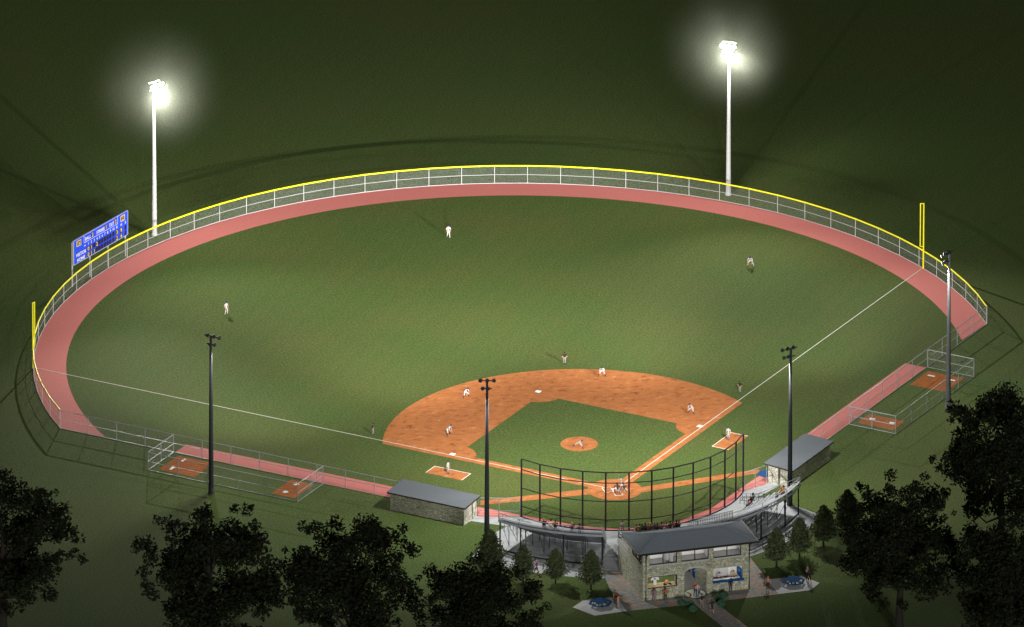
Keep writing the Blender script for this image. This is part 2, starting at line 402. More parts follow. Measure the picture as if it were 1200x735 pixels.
# clay
ID = .9
def fl(side, t, s): return F(side, t, s)
RA = 28.72; MC = (0, 17.98)
tR = None
for i in range(4000):
    t_ = 20+i*.01; p = F(1, t_, ID)
    if hypot(p[0]-MC[0], p[1]-MC[1]) >= RA: tR = t_; break
pr = F(1, tR, ID); aR = atan2(pr[0]-MC[0], pr[1]-MC[1])
b = MB(); b.poly([F(1, 3.5, ID)] + [pr] + list(reversed(arc(MC, RA, -aR, aR, 72)))[1:-1] + [F(-1, tR, ID), F(-1, 3.5, ID), (0, 3.2)], .03)
struct('infield_clay', b, m_clay, 'orange clay infield arc with base paths', 'dirt')
b = MB()
q = 27.43; DB = 3.98
def circ_cut(c, r, lo, hi, n=14): return [(c[0]+r*cos(lo+(hi-lo)*i/n), c[1]+r*sin(lo+(hi-lo)*i/n)) for i in range(n+1)]
b1, b2, b3 = (q/R2, q/R2), (0, q*R2), (-q/R2, q/R2)
th = math.acos((ID)/DB)        # half opening where the cut circle meets the grass edge
al = math.asin(ID/DB)
pts = []
home_r = 3.98
pts += circ_cut((0, 0), home_r, radians(45)+al, radians(135)-al, 10)             # home cut, from first side to third side
pts = list(reversed(pts))                                                           # third side -> first side
pts += list(reversed(circ_cut(b1, DB, radians(135)+al, radians(225)-al, 12)))
pts += list(reversed(circ_cut(b2, DB, radians(225)+al, radians(315)-al, 12)))
pts += list(reversed(circ_cut(b3, DB, radians(315)+al, radians(405)-al, 12)))
b.poly(pts, .045)
struct('infield_grass', b, m_inturf, 'green infield grass square inside the base paths', 'grass')
b = MB(); b.poly([(2.743*cos(2*pi*i/48), 17.98+2.743*sin(2*pi*i/48)) for i in range(48)], .06)
struct('pitching_mound', b, m_clay, 'round clay pitching circle in the infield grass', 'dirt')
b = MB(); b.poly([(3.98*cos(2*pi*i/56), 3.98*sin(2*pi*i/56)) for i in range(56)], .052)
struct('home_clay', b, m_clay, 'round clay area around home plate', 'dirt')
b = MB(); b.poly([(-3.6, 1.35), (-19.9, 1.55), (-20.5, -.05), (-3.85, -.7)], .04); b.poly([(3.75, -.2), (22.5, 1.55), (22.0, .05), (3.4, -2.1)], .04)
struct('dugout_paths', b, m_clay, 'narrow clay paths from home plate toward both dugouts', 'path')
b = MB()
for sd_ in (1, -1):
    b.poly([F(sd_, 21.2, 4.7), F(sd_, 27.3, 4.7), F(sd_, 27.3, 7.55), F(sd_, 21.2, 7.55)], .03)
struct('coach_boxes', b, m_clay, 'clay coaching boxes outside first and third base', 'dirt')
b = MB()
for sd_ in (1, -1):
    for t0, t1 in ((56.0, 62.0), (39.4, 43.2)): b.poly([F(sd_, t0, 19.2), F(sd_, t1, 19.2), F(sd_, t1, 25.1), F(sd_, t0, 25.1)], .02)
struct('bullpen_clay', b, m_clay2, 'clay rectangles inside the fenced bullpens', 'dirt')
# painted lines
b = MB()
def strip(p, q_, wd, z):
    d = Vector((q_[0]-p[0], q_[1]-p[1])); d.normalize(); nx, ny = -d.y*wd/2, d.x*wd/2
    b.poly([(p[0]+nx, p[1]+ny), (q_[0]+nx, q_[1]+ny), (q_[0]-nx, q_[1]-ny), (p[0]-nx, p[1]-ny)], z)
for sd_ in (1, -1):
    strip(F(sd_, 1.9, 0), F(sd_, 96.6, 0), .115, .07)
    strip(F(sd_, 21.2, 4.75), F(sd_, 27.3, 4.75), .13, .045)
    for t_ in (21.27, 27.23): strip(F(sd_, t_, 4.82), F(sd_, t_, 7.5), .13, .045)
    x0, x1 = .37*sd_, 1.62*sd_
    for x_ in (x0, x1): strip((x_, -.72), (x_, 1.12), .12, .07)
    for y_ in (-.72, 1.12): strip((x0, y_), (x1, y_), .12, .073)
    strip((.55*sd_, -.8), (.55*sd_, -2.3), .11, .07)
strip((-.55, -2.3), (.55, -2.3), .11, .073)
struct('chalk_lines', b, m_line, 'white chalk foul lines, batter boxes and coach boxes', 'line')
# concrete and pavers
OA = radians(55.8)
R0 = 31.5
b = MB()
pl = [((R0+1.6*max(0, min(1, -a*3)))*sin(a), -(R0+1.6*max(0, min(1, -a*3)))*cos(a)) for a in [-OA+2*OA*i/48 for i in range(49)]]           # left to right along the back
pl += [(22.2, -11.1), (18.95, -8.7), F(1, 12.9, 20.3), F(1, 12.9, SF+.05)]
pl += [bk(BA-2*BA*i/24, BR+.12) for i in range(25)]
pl += [F(-1, 12.9, SF+.05), F(-1, 12.9, 20.3), (-18.95, -8.7), (-22.2, -11.1)]
b.poly(pl, .02)
struct('plaza', b, m_conc, 'grey concrete plaza under and behind the grandstands', 'pavement')
b = MB(); b.poly([(-10.6, -28.6), (11.4, -28.6), (11.4, -43.9), (2.0, -44.0), (2.3, -47.5), (4.9, -62), (1.6, -62), (-1.0, -46.5), (-1.25, -44.0), (-11.5, -43.7), (-11.4, -35)], .035)
struct('brick_path', b, m_paver, 'mottled red and teal brick paving around the building', 'path')
b = MB(); b.poly([(-18.5, -40.15), (-16.4, -38.2), (-11.4, -38.2), (-11.45, -43.7), (-16.36, -44.05)], .045); b.poly([(18.25, -41.6), (16.4, -38.3), (11.35, -38.3), (11.35, -43.9), (16.2, -43.8)], .045)
struct('picnic_pads', b, m_conc2, 'pale concrete pads beside the brick paving', 'pavement')
b = MB(); b.arcband(BR+.02, BR+.16, 0, .16, -BA, BA, 24, c=BC)
struct('kerb', b, m_kerb, 'low navy kerb at the foot of the backstop', 'kerb')

# plates and bases: each one its own thing
def base(name, p, rz, label, cat, sz=(.75, .75), grp=None, pent=False):
    m_ = MB(); x, y = sz[0]/2, sz[1]/2
    pts = [(-x, y), (-x, 0), (0, -y), (x, 0), (x, y)] if pent else [(-x, -y), (x, -y), (x, y), (-x, y)]
    m_.prism(pts, 0, .06); m_.prism([(a*.8, c*.8) for a, c in pts], .06, .085)
    o = obj(name, m_, m_white); o.location = (p[0], p[1], .062); o.rotation_euler = (0, 0, rz); tag(o, label, cat, grp)
base('base', F(1, q-.35, -.35), radians(45), 'white square base bag at first base, beside the right foul line', 'base', grp='bases of the infield')
base('base', (0, q*R2), radians(45), 'white square base bag at second base, in the middle of the clay arc', 'base', grp='bases of the infield')
base('base', F(-1, q-.35, -.35), radians(45), 'white square base bag at third base, beside the left foul line', 'base', grp='bases of the infield')
base('home_plate', (0, .1), 0, 'white home plate between the chalked batter boxes', 'plate', (.5, .5), pent=True)
for sd_, wd in ((-1, 'left'), (1, 'right')):
    for t_, ss, nm, what in ((60.4, 20.5, 'pitching_rubber', 'white pitching rubber'), (60.4, 23.9, 'pitching_rubber', 'white pitching rubber'), (41.5, 20.5, 'home_plate', 'white practice home plate'), (41.5, 23.8, 'home_plate', 'white practice home plate')):
        near = 'nearer the field' if ss < 22 else 'farther from the field'
        rub = nm == 'pitching_rubber'
        base(nm, F(sd_, t_, ss), -radians(45)*sd_ if sd_ > 0 else radians(45), f'{what} in the {wd} bullpen clay, the one {near}', 'plate', (1.1, .35) if rub else (.85, .8), 'plates in the bullpens', not rub)
for sd_, lab in ((1, 'navy round on-deck mat on the pink track beside the right dugout'), (-1, 'navy round on-deck mat on the pink track beside the left dugout')):
    m_ = MB(); m_.prism([(1.35*cos(2*pi*i/32), 1.35*sin(2*pi*i/32)) for i in range(32)], 0, .03)
    o = obj('on_deck_mat', m_, m_dblue); o.location = (23.0*sd_, -.5, .034); tag(o, lab, 'mat', 'on-deck mats')

# ------------------------------------------------------------------ fences
def fence(name, pts, h, label, cat='fence', rrail=.045, m_post=m_galv, m_top=None, rtop=.06, rails=(.5,), m_wireu=m_wire, group=None, bottom=True, rp=.055, m_rail=None, mesh_z0=.05):
    """pts: post positions (x, y) in order"""
    m_rail = m_rail or m_post
    T = thing(name, label, cat, (pts[0][0], pts[0][1], 0), 0, group)
    for p in pts:
        obj('post', MB().tube((p[0], p[1], 0), (p[0], p[1], h), rp, n=8), m_post, T)
    obj('top_rail', MB().path([(p[0], p[1], h+.01) for p in pts], rtop, 8), m_top or m_rail, T)
    for f in rails: obj('middle_rail', MB().path([(p[0], p[1], h*f) for p in pts], rrail), m_rail, T)
    if bottom: obj('bottom_rail', MB().path([(p[0], p[1], .06) for p in pts], .045), m_rail, T)
    w_ = MB(); n_ = len(pts)
    w_.add([(p[0], p[1], mesh_z0) for p in pts]+[(p[0], p[1], h-.03) for p in pts], [(i, i+1, n_+i+1, n_+i) for i in range(n_-1)])
    obj('mesh_panel', w_, m_wireu, T); return T

def along(p, q_, n): return [(p[0]+(q_[0]-p[0])*i/n, p[1]+(q_[1]-p[1])*i/n) for i in range(n+1)]

FH = 2.85
fence('outfield_fence', arc((0, CY), RF, -ARC_A, ARC_A, 47), FH, 'long curved outfield chain-link fence with bright yellow top rail', m_post=m_galvw, m_top=m_yellow, rtop=.115, m_rail=m_galvw, m_wireu=m_wireo, rp=.045, rrail=.034)
for sd_, wd in ((-1, 'left'), (1, 'right')):
    A = (71.2*sd_, 45.2); tA = (71.2+45.2)/R2
    fence('side_fence', along(A, F(sd_, 25.1, SF), 12), FH, f'grey chain-link side fence along the {wd} foul ground from outfield corner to dugout', group='side fences')
    P = [F(sd_, 63.2, SF+.15), F(sd_, 63.2, 22.2), F(sd_, 63.2, 26.1)] + along(F(sd_, 63.2, 26.1), F(sd_, 38.3, 26.1), 5)[1:] + [F(sd_, 38.3, 22.2), F(sd_, 38.3, SF+.15)]
    fence('bullpen_fence', P, FH, f'grey three-sided chain-link bullpen enclosure behind the {wd} side fence', group='bullpen fences', m_rail=m_galv)
    e = bk(BA*sd_, BR)
    fence('dugout_fence', along(F(sd_, 12.8, SF-.1), (e[0]+.15*sd_, e[1]+.1), 2), FH, f'short grey chain-link fence between the {wd} dugout and the tall backstop', group='short fences beside the dugouts', rails=(.3,))

BH = 9.1
pts = [bk(-BA+2*BA*i/12) for i in range(13)]
fence('backstop', pts, BH, 'tall curved black backstop of posts and netting behind home plate', 'backstop', .075, m_black, None, .1, (.185, .5, .82), m_net, bottom=False, rp=.135, mesh_z0=.3)

# foul poles
for (px, py), sd_, lab in (((1082, 315), 1, 'tall yellow foul pole with mesh wing at the right end of the foul line'), ((38.7, 432), -1, 'tall yellow foul pole with mesh wing at the left end of the foul line')):
    g = G(px, py); T = thing('foul_pole', lab, 'foul pole', (g.x, g.y, 0), 0, 'foul poles'); h = 10.5
    obj('pole', MB().tube((g.x, g.y, 0), (g.x, g.y, h), .13, .10, 10), m_yellow, T)
    d = Vector((-sd_, 1, 0)).normalized()*.55
    fr = MB()
    for z in (3.5, h-.12): fr.tube((g.x, g.y, z), (g.x+d.x, g.y+d.y, z), .07)
    fr.tube((g.x+d.x, g.y+d.y, 3.5), (g.x+d.x, g.y+d.y, h-.1), .085)
    wg = obj('wing_frame', fr, m_yellow, T)
    obj('wing_mesh', MB().add([(g.x, g.y, 3.5), (g.x+d.x, g.y+d.y, 3.5), (g.x+d.x, g.y+d.y, h-.1), (g.x, g.y, h-.1)], [(0, 1, 2, 3)]), m_wired, wg)

# ------------------------------------------------------------------ floodlight poles
LH = 24.6
POLES = [  # photo pixel of foot, aim, label
    ((181, 275.5), (4, 20), 'white floodlight pole with glowing lamps beside the scoreboard', 1),
    ((853.5, 228.5), (-4, 20), 'white floodlight pole with glowing lamps behind the far right outfield fence', 1),
    ((247.5, 577.5), (0, 70), 'grey floodlight pole standing outside the left bullpen', 0),
    ((570.5, 630), (8, 90), 'grey floodlight pole between the left dugout and the grandstand', 0),
    ((925.5, 592), (-8, 90), 'grey floodlight pole rising behind the right end of the grandstand, by the right dugout', 0),
    ((1111, 478.5), (0, 70), 'grey floodlight pole standing outside the right bullpen', 0)]
# beams (aim point, cone in degrees, watts) for the left-hand poles; the right-hand ones mirror them; then all-round spill watts
BEAM_O = ([((-31, -12), 110, 70000), ((-111, -90), 60, 140000)], 17000)
BEAM_C = ([((-12, 107), 90, 84000), ((150, 211), 66, 115000)], 9500)
BEAM_D = ([((50, 136), 130, 96000), ((21, 301), 48, 720000), ((200, 235), 40, 170000), ((22.6, -3.6), 9.5, 120000)], 27000)  # last narrow beam is added to brighten the opposite dugout's end wall
BEAMS = [BEAM_O, BEAM_O, BEAM_C, BEAM_D, BEAM_D, BEAM_C]
def flood(parent, at, aim, sc):
    """one lamp: bell-shaped housing on a yoke, glass lens in its mouth"""
    z = (Vector(aim)-Vector(at)).normalized(); qm = z.to_track_quat('Z', 'Y').to_matrix().to_4x4(); qm.translation = at
    hb = MB(); k = .85 if sc else .8; hb.lathe([(.07*k, -.42*k), (.17*k, -.38*k), (.20*k, -.2*k), (.34*k, .0), (.40*k, .12*k)], 14, qm)
    h_ = obj('floodlight', hb, m_galvw if sc else m_frame, parent, True)
    lb = MB(); lb.lathe([(.375*k, .125*k), (.37*k, .15*k), (.25*k, .19*k), (.05*k, .205*k)], 14, qm)
    obj('lens', lb, m_lens, h_, True)
for ((px, py), aim, lab, lit), (beams, w_spill) in zip(POLES, BEAMS):
    g = G(px, py); sgn = g.x; a = Vector((aim[0]-g.x, aim[1]-g.y, 0)).normalized(); c = Vector((-a.y, a.x, 0))
    T = thing('floodlight_pole', lab, 'light pole', (g.x, g.y, 0), 0, 'floodlight poles around the field')
    pm = MB(); segs = [(.0, .46), (.25, .46), (.26, .40), (1.2, .385), (LH*.5, .29), (LH-.1, .17)]
    pm.lathe([(r, z) for z, r in segs], 16, Matrix.Translation(g))
    obj('pole', pm, m_galvw if lit else (m_pole_lit if py < 500 else m_pole_shade), T, True)  # white, pale and dark tones put the fall of light into the pole colour
    cb = MB(); top = Vector((g.x, g.y, LH))
    for z, hw in ((LH, 1.05), (LH-1.25, .7)):
        o = Vector((g.x, g.y, z)); cb.box(o, (2*hw, .12, .14), atan2(c.y, c.x))
    obj('crossarm', cb, m_galvw if lit else m_frame, T)
    tgt = Vector((aim[0], aim[1], 0))
    for z, offs in ((LH, (-.95, 0, .95)), (LH-1.25, (-.15, .62))):
        for of in offs:
            o = Vector((g.x, g.y, z)) + c*of
            e = o + a*.72 - Vector((0, 0, .32))
            obj('lamp_bracket', MB().tube(o+a*.02, e-a*.1, .045, n=6), m_galvw if lit else m_frame, T)
            flood(T, e, tgt + c*of*18, lit)
    for (bx_, by_), w_cone, w_beam in beams:
        ld = bpy.data.lights.new('floodlight_beam', 'SPOT'); lo = bpy.data.objects.new('floodlight_beam', ld); COL.objects.link(lo)
        lo.parent = T; lo.location = a*1.35 + Vector((0, 0, LH-.95))
        lo.rotation_euler = (lo.location+Vector((g.x, g.y, 0))-Vector((bx_*(1 if sgn < 0 else -1), by_, 1.2 if w_cone < 20 else 0))).to_track_quat('Z', 'Y').to_euler()
        ld.energy = w_beam; ld.spot_size = radians(w_cone); ld.spot_blend = 1.0; ld.shadow_soft_size = .25; ld.color = (1, .97, .88)
    pd = bpy.data.lights.new('floodlight_spill', 'POINT' if lit else 'SPOT'); po = bpy.data.objects.new('floodlight_spill', pd); COL.objects.link(po)
    po.parent = T; po.location = a*(.95 if lit else 1.25) + Vector((0, 0, LH-(.8 if lit else 1.95))); pd.energy = w_spill; pd.shadow_soft_size = .3; pd.color = (1, .97, .88)
    if not lit:
        pd.spot_size = radians(179); pd.spot_blend = .3
        po.rotation_euler = (Vector((0, 0, cos(radians(24)))) - a*sin(radians(24))).to_track_quat('Z', 'Y').to_euler()
    if lit:
        hc = Vector((g.x, g.y, LH-.6)) + a*.5; HR = 12.0
        hz = obj('glow_volume', MB().ball((0, 0, 0), HR, 24, 16), m_glow, smooth=True); hz.location = hc  # sphere added to make the lens bloom round the lamps
        tag(hz, 'pale halo from an added glow volume around the glowing lamps ' + ('by the scoreboard' if sgn < 0 else 'behind the far right fence'), 'glow_volume', kind='stuff')

# ------------------------------------------------------------------ scoreboard
p0 = G(85, 336.5); p1 = G(148.3, 300.2); U = (p1-p0); SW = U.length; U.normalize()
Nn = Vector((U.y, -U.x, 0))            # faces the field
T = thing('scoreboard', 'blue electronic scoreboard on four posts behind the left outfield fence', 'scoreboard', (p0.x, p0.y, 0))
Z0, SH = 3.5, 3.92
def S(u, v, d=0.): q_ = p0+U*u+Nn*d; return Vector((q_.x, q_.y, Z0+SH-v))      # v measured down from the top
for u in (.12, SW/3, 2*SW/3, SW-.12):
    q_ = p0+U*u-Nn*.12; obj('post', MB().box((q_.x, q_.y, (Z0+SH)/2-.2), (.15, .14, Z0+SH-.4), atan2(U.y, U.x)), m_galvw, T)
mid = S(SW/2, SH/2, .17)
obj('board', MB().box(mid, (SW, .13, SH), atan2(U.y, U.x)), m_blue, T)
fr = MB()
for v in (0.04, SH-.04): q_ = S(SW/2, v, .17); fr.box(q_, (SW+.07, .2, .07), atan2(U.y, U.x))
for u in (.0, SW): q_ = S(u, SH/2, .17); fr.box(q_, (.07, .2, SH-.16), atan2(U.y, U.x))
obj('frame', fr, m_galvw, T)
def panel(u0, u1, v0, v1, d, m_, name):
    return obj(name, MB().add([S(u0, v1, d), S(u1, v1, d), S(u1, v0, d), S(u0, v0, d), S(u0, v1, .23), S(u1, v1, .23), S(u1, v0, .23), S(u0, v0, .23)], [(0, 1, 2, 3), (1, 0, 4, 5), (2, 1, 5, 6), (3, 2, 6, 7), (0, 3, 7, 4)]), m_, T)
def writing(txt, u, v, h, m_, wmax=None, d=.275, name='lettering', parent=None):
    """flat raised lettering on the board, centred at (u, v)"""
    cu = bpy.data.curves.new('t', 'FONT'); cu.body = txt; cu.size = 1; cu.align_x = 'CENTER'; cu.offset = .018; cu.resolution_u = 3
    ob = bpy.data.objects.new('t', cu); COL.objects.link(ob)
    me = ob.to_mesh(); vs = [v_.co.copy() for v_ in me.vertices]; fs = [tuple(p.vertices) for p in me.polygons]
    ob.to_mesh_clear(); bpy.data.objects.remove(ob); bpy.data.curves.remove(cu)
    ys = [v_.y for v_ in vs]; xs = [v_.x for v_ in vs]; k = h/(max(ys)-min(ys)); kx = k
    if wmax and (max(xs)-min(xs))*k > wmax: kx = wmax/(max(xs)-min(xs))
    cx, cy = (max(xs)+min(xs))/2, (max(ys)+min(ys))/2
    mb = MB(); mb.add([S(u+(v_.x-cx)*kx, v-(v_.y-cy)*k, d) for v_ in vs], fs)
    return obj(name, mb, m_, parent or T)
X = lambda x: (x-132)/590*SW
for a_, c_, tx in ((165, 213, '16'), (645, 690, '2')):
    panel(X(a_), X(c_), .36, 1.26, .245, m_lit, 'digit_panel'); cp = panel(X(a_)+.14, X(c_)-.14, .48, 1.14, .258, m_cell, 'digit_panel'); writing(tx, (X(a_)+X(c_))/2, .81, .5, m_lit, .7, name='digit', parent=cp)
bx = MB()
for (u0, u1, v0, v1) in ((X(243), X(612), 1.2, 1.26), (X(243), X(243)+.07, .1, 1.2), (X(612)-.07, X(612), .1, 1.2)):
    bx.add([S(u0, v1, .255), S(u1, v1, .255), S(u1, v0, .255), S(u0, v0, .255)], [(0, 1, 2, 3)])
obj('count_border', bx, m_white, T)
for tx, a_, c_, ca, cb_, dg in (('BALL', 255, 318, 325, 347, '2'), ('STRIKE', 376, 470, 474, 494, '1'), ('OUT', 520, 571, 577, 598, '2')):
    writing(tx, (X(a_)+X(c_))/2, .74, .52, m_white, X(c_)-X(a_)); cp = panel(X(ca), X(cb_), .24, 1.06, .25, m_cell, 'digit_panel'); writing(dg, (X(ca)+X(cb_))/2, .65, .66, m_lit, .42, name='digit', parent=cp)
writing('Inn', X(252), 1.68, .3, m_white, X(275)-X(230))
writing('VISITOR', X(210), 2.6, .55, m_white, X(275)-X(148)); writing('HOME', X(210), 3.45, .55, m_white, X(262)-X(160))
xs_ = [290, 322, 354, 384, 412, 441, 471, 501, 531, 565, 603, 649, 695]
lit_v = {0: '0', 1: '1', 3: '2', 10: '3', 11: '8'}; lit_h = {0: '0', 1: '1', 2: '1', 10: '2', 11: '6'}
for i, x_ in enumerate(xs_):
    writing(str(i+1) if i < 10 else 'RHE'[i-10], X(x_), 1.68, .42, m_white, .6)
    for v, dic in ((2.52, lit_v), (3.42, lit_h)):
        wd = .3 if i < 10 else (.36 if i < 12 else .2)
        cp = panel(X(x_)-wd, X(x_)+wd, v-.37, v+.37, .25, m_cell, 'digit_panel')
        if i in dic: writing(dic[i], X(x_), v, .62, m_lit, wd*1.5, name='digit', parent=cp)

# ------------------------------------------------------------------ dugouts
for sd_, lab in ((-1, 'long stone dugout with sloping grey roof beside the left side fence'), (1, 'long stone dugout beside the right side fence, behind a grey light pole')):
    t0, t1, s0, s1 = 12.9, 25.05, SF+.1, 22.25
    c_ = F(sd_, (t0+t1)/2, (s0+s1)/2); T = thing('dugout', lab, 'dugout', (c_[0], c_[1], 0), 0, 'dugouts')
    H0, H1 = 2.75, 3.05
    wl = MB()
    def slab(ta, tb, sa, sb, ha, hb_):
        v = [F(sd_, ta, sa), F(sd_, tb, sa), F(sd_, tb, sb), F(sd_, ta, sb)]
        vs = [(x, y, 0) for x, y in v]+[(v[0][0], v[0][1], ha), (v[1][0], v[1][1], ha), (v[2][0], v[2][1], hb_), (v[3][0], v[3][1], hb_)]
        fs = [(3, 2, 1, 0), (4, 5, 6, 7), (0, 1, 5, 4), (1, 2, 6, 5), (2, 3, 7, 6), (3, 0, 4, 7)]
        if sd_ > 0: fs = [tuple(reversed(f)) for f in fs]
        return vs, fs
    for a_ in ((t0, t1, s1-.25, s1, H0, H0), (t0, t0+.25, s0, s1-.25, H1, H0), (t1-.25, t1, s0, s1-.25, H1, H0)): wl.add(*slab(*a_))
    obj('wall', wl, m_stoned, T)
    rf = MB(); v = [F(sd_, t0-.35, s0-.5), F(sd_, t1+.35, s0-.5), F(sd_, t1+.35, s1+.35), F(sd_, t0-.35, s1+.35)]
    zz = [H1+.08, H1+.08, H0+.03, H0+.03]
    vs = [(v[i][0], v[i][1], zz[i]) for i in range(4)]+[(v[i][0], v[i][1], zz[i]+.1) for i in range(4)]
    fs = [(3, 2, 1, 0), (4, 5, 6, 7), (0, 1, 5, 4), (1, 2, 6, 5), (2, 3, 7, 6), (3, 0, 4, 7)]
    rf.add(vs, fs if sd_ < 0 else [tuple(reversed(f)) for f in fs]); obj('roof', rf, m_roofd, T)
    fa = MB(); r_ = [(v[i][0], v[i][1], zz[i]) for i in range(4)]
    for i in range(4):
        A, B = Vector(r_[i]), Vector(r_[(i+1) % 4]); fa.tube(A-Vector((0, 0, .02)), B-Vector((0, 0, .02)), .11, n=4)
    obj('fascia', fa, m_dark, T)
    for t_ in (t0+3.1, t0+6.1, t0+9.1):
        p = F(sd_, t_, s0+.05); obj('front_post', MB().tube((p[0], p[1], 0), (p[0], p[1], H1), .07), m_galv, T)
    be = MB(); p = F(sd_, (t0+t1)/2, s1-.7); be.box((p[0], p[1], .42), (t1-t0-1, .4, .07), radians(45)*sd_)
    for k_ in (-5, 0, 5):
        pp = F(sd_, (t0+t1)/2+k_, s1-.7); be.box((pp[0], pp[1], .19), (.08, .35, .38), radians(45)*sd_)
    obj('bench', be, m_tan, T)

# ------------------------------------------------------------------ grandstands
NR = 9; RB0, RBT, ZB0, ZBT = 20.5, 28.4, .35, 4.85
def rowz(r): return ZB0+(ZBT-ZB0)*r/(NR-1)
def rowr(r): return RB0+(RBT-.55-RB0)*r/(NR-1)
def pol(r, a, z): return (r*sin(a), -r*cos(a), z)
def stand(a0, a1, posts, label):
    a0, a1 = radians(a0), radians(a1); n = max(6, int(abs(a1-a0)/radians(2.5)))
    c_ = pol(24, (a0+a1)/2, 0); T = thing('grandstand', label, 'grandstand', c_, 0, 'grandstands behind the backstop')
    for r in range(NR):
        obj('footboard', MB().arcband(rowr(r)-.30, rowr(r)+.22, rowz(r)-.05, rowz(r), a0, a1, n), m_alud, T)
        if r < NR-1: obj('shade_riser', MB().arcband(rowr(r)+.24, rowr(r)+.265, rowz(r)+.02, rowz(r+1)-.19, a0, a1, n), m_alud, T)  # boards added between rows to shade the ground beneath
        obj('seat', MB().arcband(rowr(r)+.27, rowr(r)+.56, rowz(r)+.40, rowz(r)+.45, a0, a1, n), m_alu, T)
    obj('back_fascia', MB().arcband(RBT+.02, RBT+.08, ZBT-.32, ZBT+.02, a0, a1, n), m_alu, T)
    fr = MB()
    k = max(2, int(round((a1-a0)/radians(6.3))))
    for i in range(k+1):
        a = a0+.004+(a1-a0-.008)*i/k
        fr.tube(pol(RB0, a, ZB0-.12), pol(RBT-.3, a, ZBT-.14), .07, n=5)
        for r in range(NR): fr.tube(pol(rowr(r)+.4, a, rowz(r)-.05), pol(rowr(r)+.4, a, rowz(r)+.4), .035, n=4)
        for rr in (22.0, 24.0, 26.0): fr.tube(pol(rr, a, 0), pol(rr, a, ZB0-.2+(ZBT-ZB0)*(rr-RB0)/(RBT-RB0)), .055, n=5)
        fr.tube(pol(26.0, a, .1), pol(28.0, a, ZBT-.5), .035, n=4); fr.tube(pol(24.0, a, .1), pol(26.0, a, 3.2), .035, n=4)
    obj('under_frame', fr, m_frame, T)
    for a in posts:
        a = radians(a); obj('post', MB().tube(pol(RBT-.25, a, 0), pol(RBT-.25, a, ZBT-.1), .11, n=8), m_black, T)
    ra = MB(); A = [a0+(a1-a0)*i/n for i in range(n+1)]
    ra.path([pol(RBT, a, ZBT+1.12) for a in A], .045); ra.path([pol(RBT, a, ZBT+.62) for a in A], .03)
    for a in posts: ra.tube(pol(RBT, radians(a), ZBT-.2), pol(RBT, radians(a), ZBT+1.12), .05, n=6)
    obj('back_rail', ra, m_galv, T)
    obj('base_rail', MB().path([pol(RBT-.4, a, .09) for a in A], .09), m_black, T)
    for a in (a0, a1):
        er = MB(); er.tube(pol(RB0-.4, a, ZB0+1.05), pol(RBT, a, ZBT+1.1), .045); er.tube(pol(RB0-.4, a, ZB0+.6), pol(RBT, a, ZBT+.6), .03)
        for i in range(10):
            rr = RB0-.35+(RBT-RB0+.3)*i/9; zz_ = ZB0+(ZBT-ZB0)*(rr-RB0)/(RBT-RB0); er.tube(pol(rr, a, zz_-.1), pol(rr, a, zz_+1.05), .04, n=5)
        obj('end_rail', er, m_galv, T)
    return T
stand(-53.2, -20.4, [-53, -45.8, -32.2, -20.6], 'curved aluminium grandstand left of the stone building')
TS = stand(-15.6, 54.4, [-15.4, -4, 8, 20, 31.9, 44.4, 54.2], 'longer curved aluminium grandstand behind and right of the stone building')
pk = MB()
for i in range(27):
    a = radians(5+15*i/26); pk.tube(pol(RBT-.08, a, ZBT), pol(RBT-.08, a, ZBT+1.5), .05, n=5)
pk.path([pol(RBT-.08, radians(5+i), ZBT+1.5) for i in range(16)], .05)
obj('picket_rail', pk, m_galv, TS)
# ramp handrails at the outer ends of the stands
for sd_, wd in ((-1, 'left'), (1, 'right')):
    a = radians(57.5)*sd_; T = thing('handrail', f'grey ramp handrail with uprights at the {wd} outer end of the grandstands', 'handrail', pol(19.6, a, 0), 0, 'ramp handrails')
    for da in (0, .075*sd_):
        rl = MB(); z0_, z1_ = .02, .9
        for zz_ in (1.0, .55): rl.tube(pol(18.9, a+da, zz_+.02), pol(22.6, a+da, zz_+.35), .045, n=6)
        for i in range(7):
            rr = 18.9+3.7*i/6; rl.tube(pol(rr, a+da, .02), pol(rr, a+da, 1.0+.35*i/6), .045, n=6)
        obj('rail', rl, m_galv, T)

# ------------------------------------------------------------------ stone building
BX0, BX1, BY0, BY1, BYB = -8.15, 7.95, -40.72, -33.7, -28.7
FZ, WZ = 4.85, 7.5
T = thing('concession_building', 'two-storey stone building with slate hip roof, arched passage and serving windows', 'building', (0, -37, 0))
TW = .35
def facade(openings, x0, x1, z0, z1, y0, y1, arch_=None):
    """front wall with openings cut out, built as blocks round them"""
    mb = MB(); xs = sorted({x0, x1, *[o[0] for o in openings], *[o[1] for o in openings]}); zs = sorted({z0, z1, *[o[2] for o in openings], *[o[3] for o in openings]})
    for i in range(len(xs)-1):
        for j in range(len(zs)-1):
            cx, cz = (xs[i]+xs[i+1])/2, (zs[j]+zs[j+1])/2
            if any(o[0] < cx < o[1] and o[2] < cz < o[3] for o in openings): continue
            mb.box((cx, (y0+y1)/2, cz), (xs[i+1]-xs[i], y1-y0, zs[j+1]-zs[j]))
    return mb
UW = [(-7.17, -3.0), (-2.36, 1.75), (2.45, 6.63)]
ARX0, ARX1, ARS, ART = -1.9, 1.45, 3.55, 4.28
ops = [(u0, u1, 5.42, 7.0) for u0, u1 in UW] + [(-7.42, -2.98, 1.9, 3.58), (2.47, 6.92, 1.72, 3.74), (ARX0, ARX1, 0, ART)]
w_ = facade(ops, BX0, BX1, 0, WZ, BY0, BY0+TW)
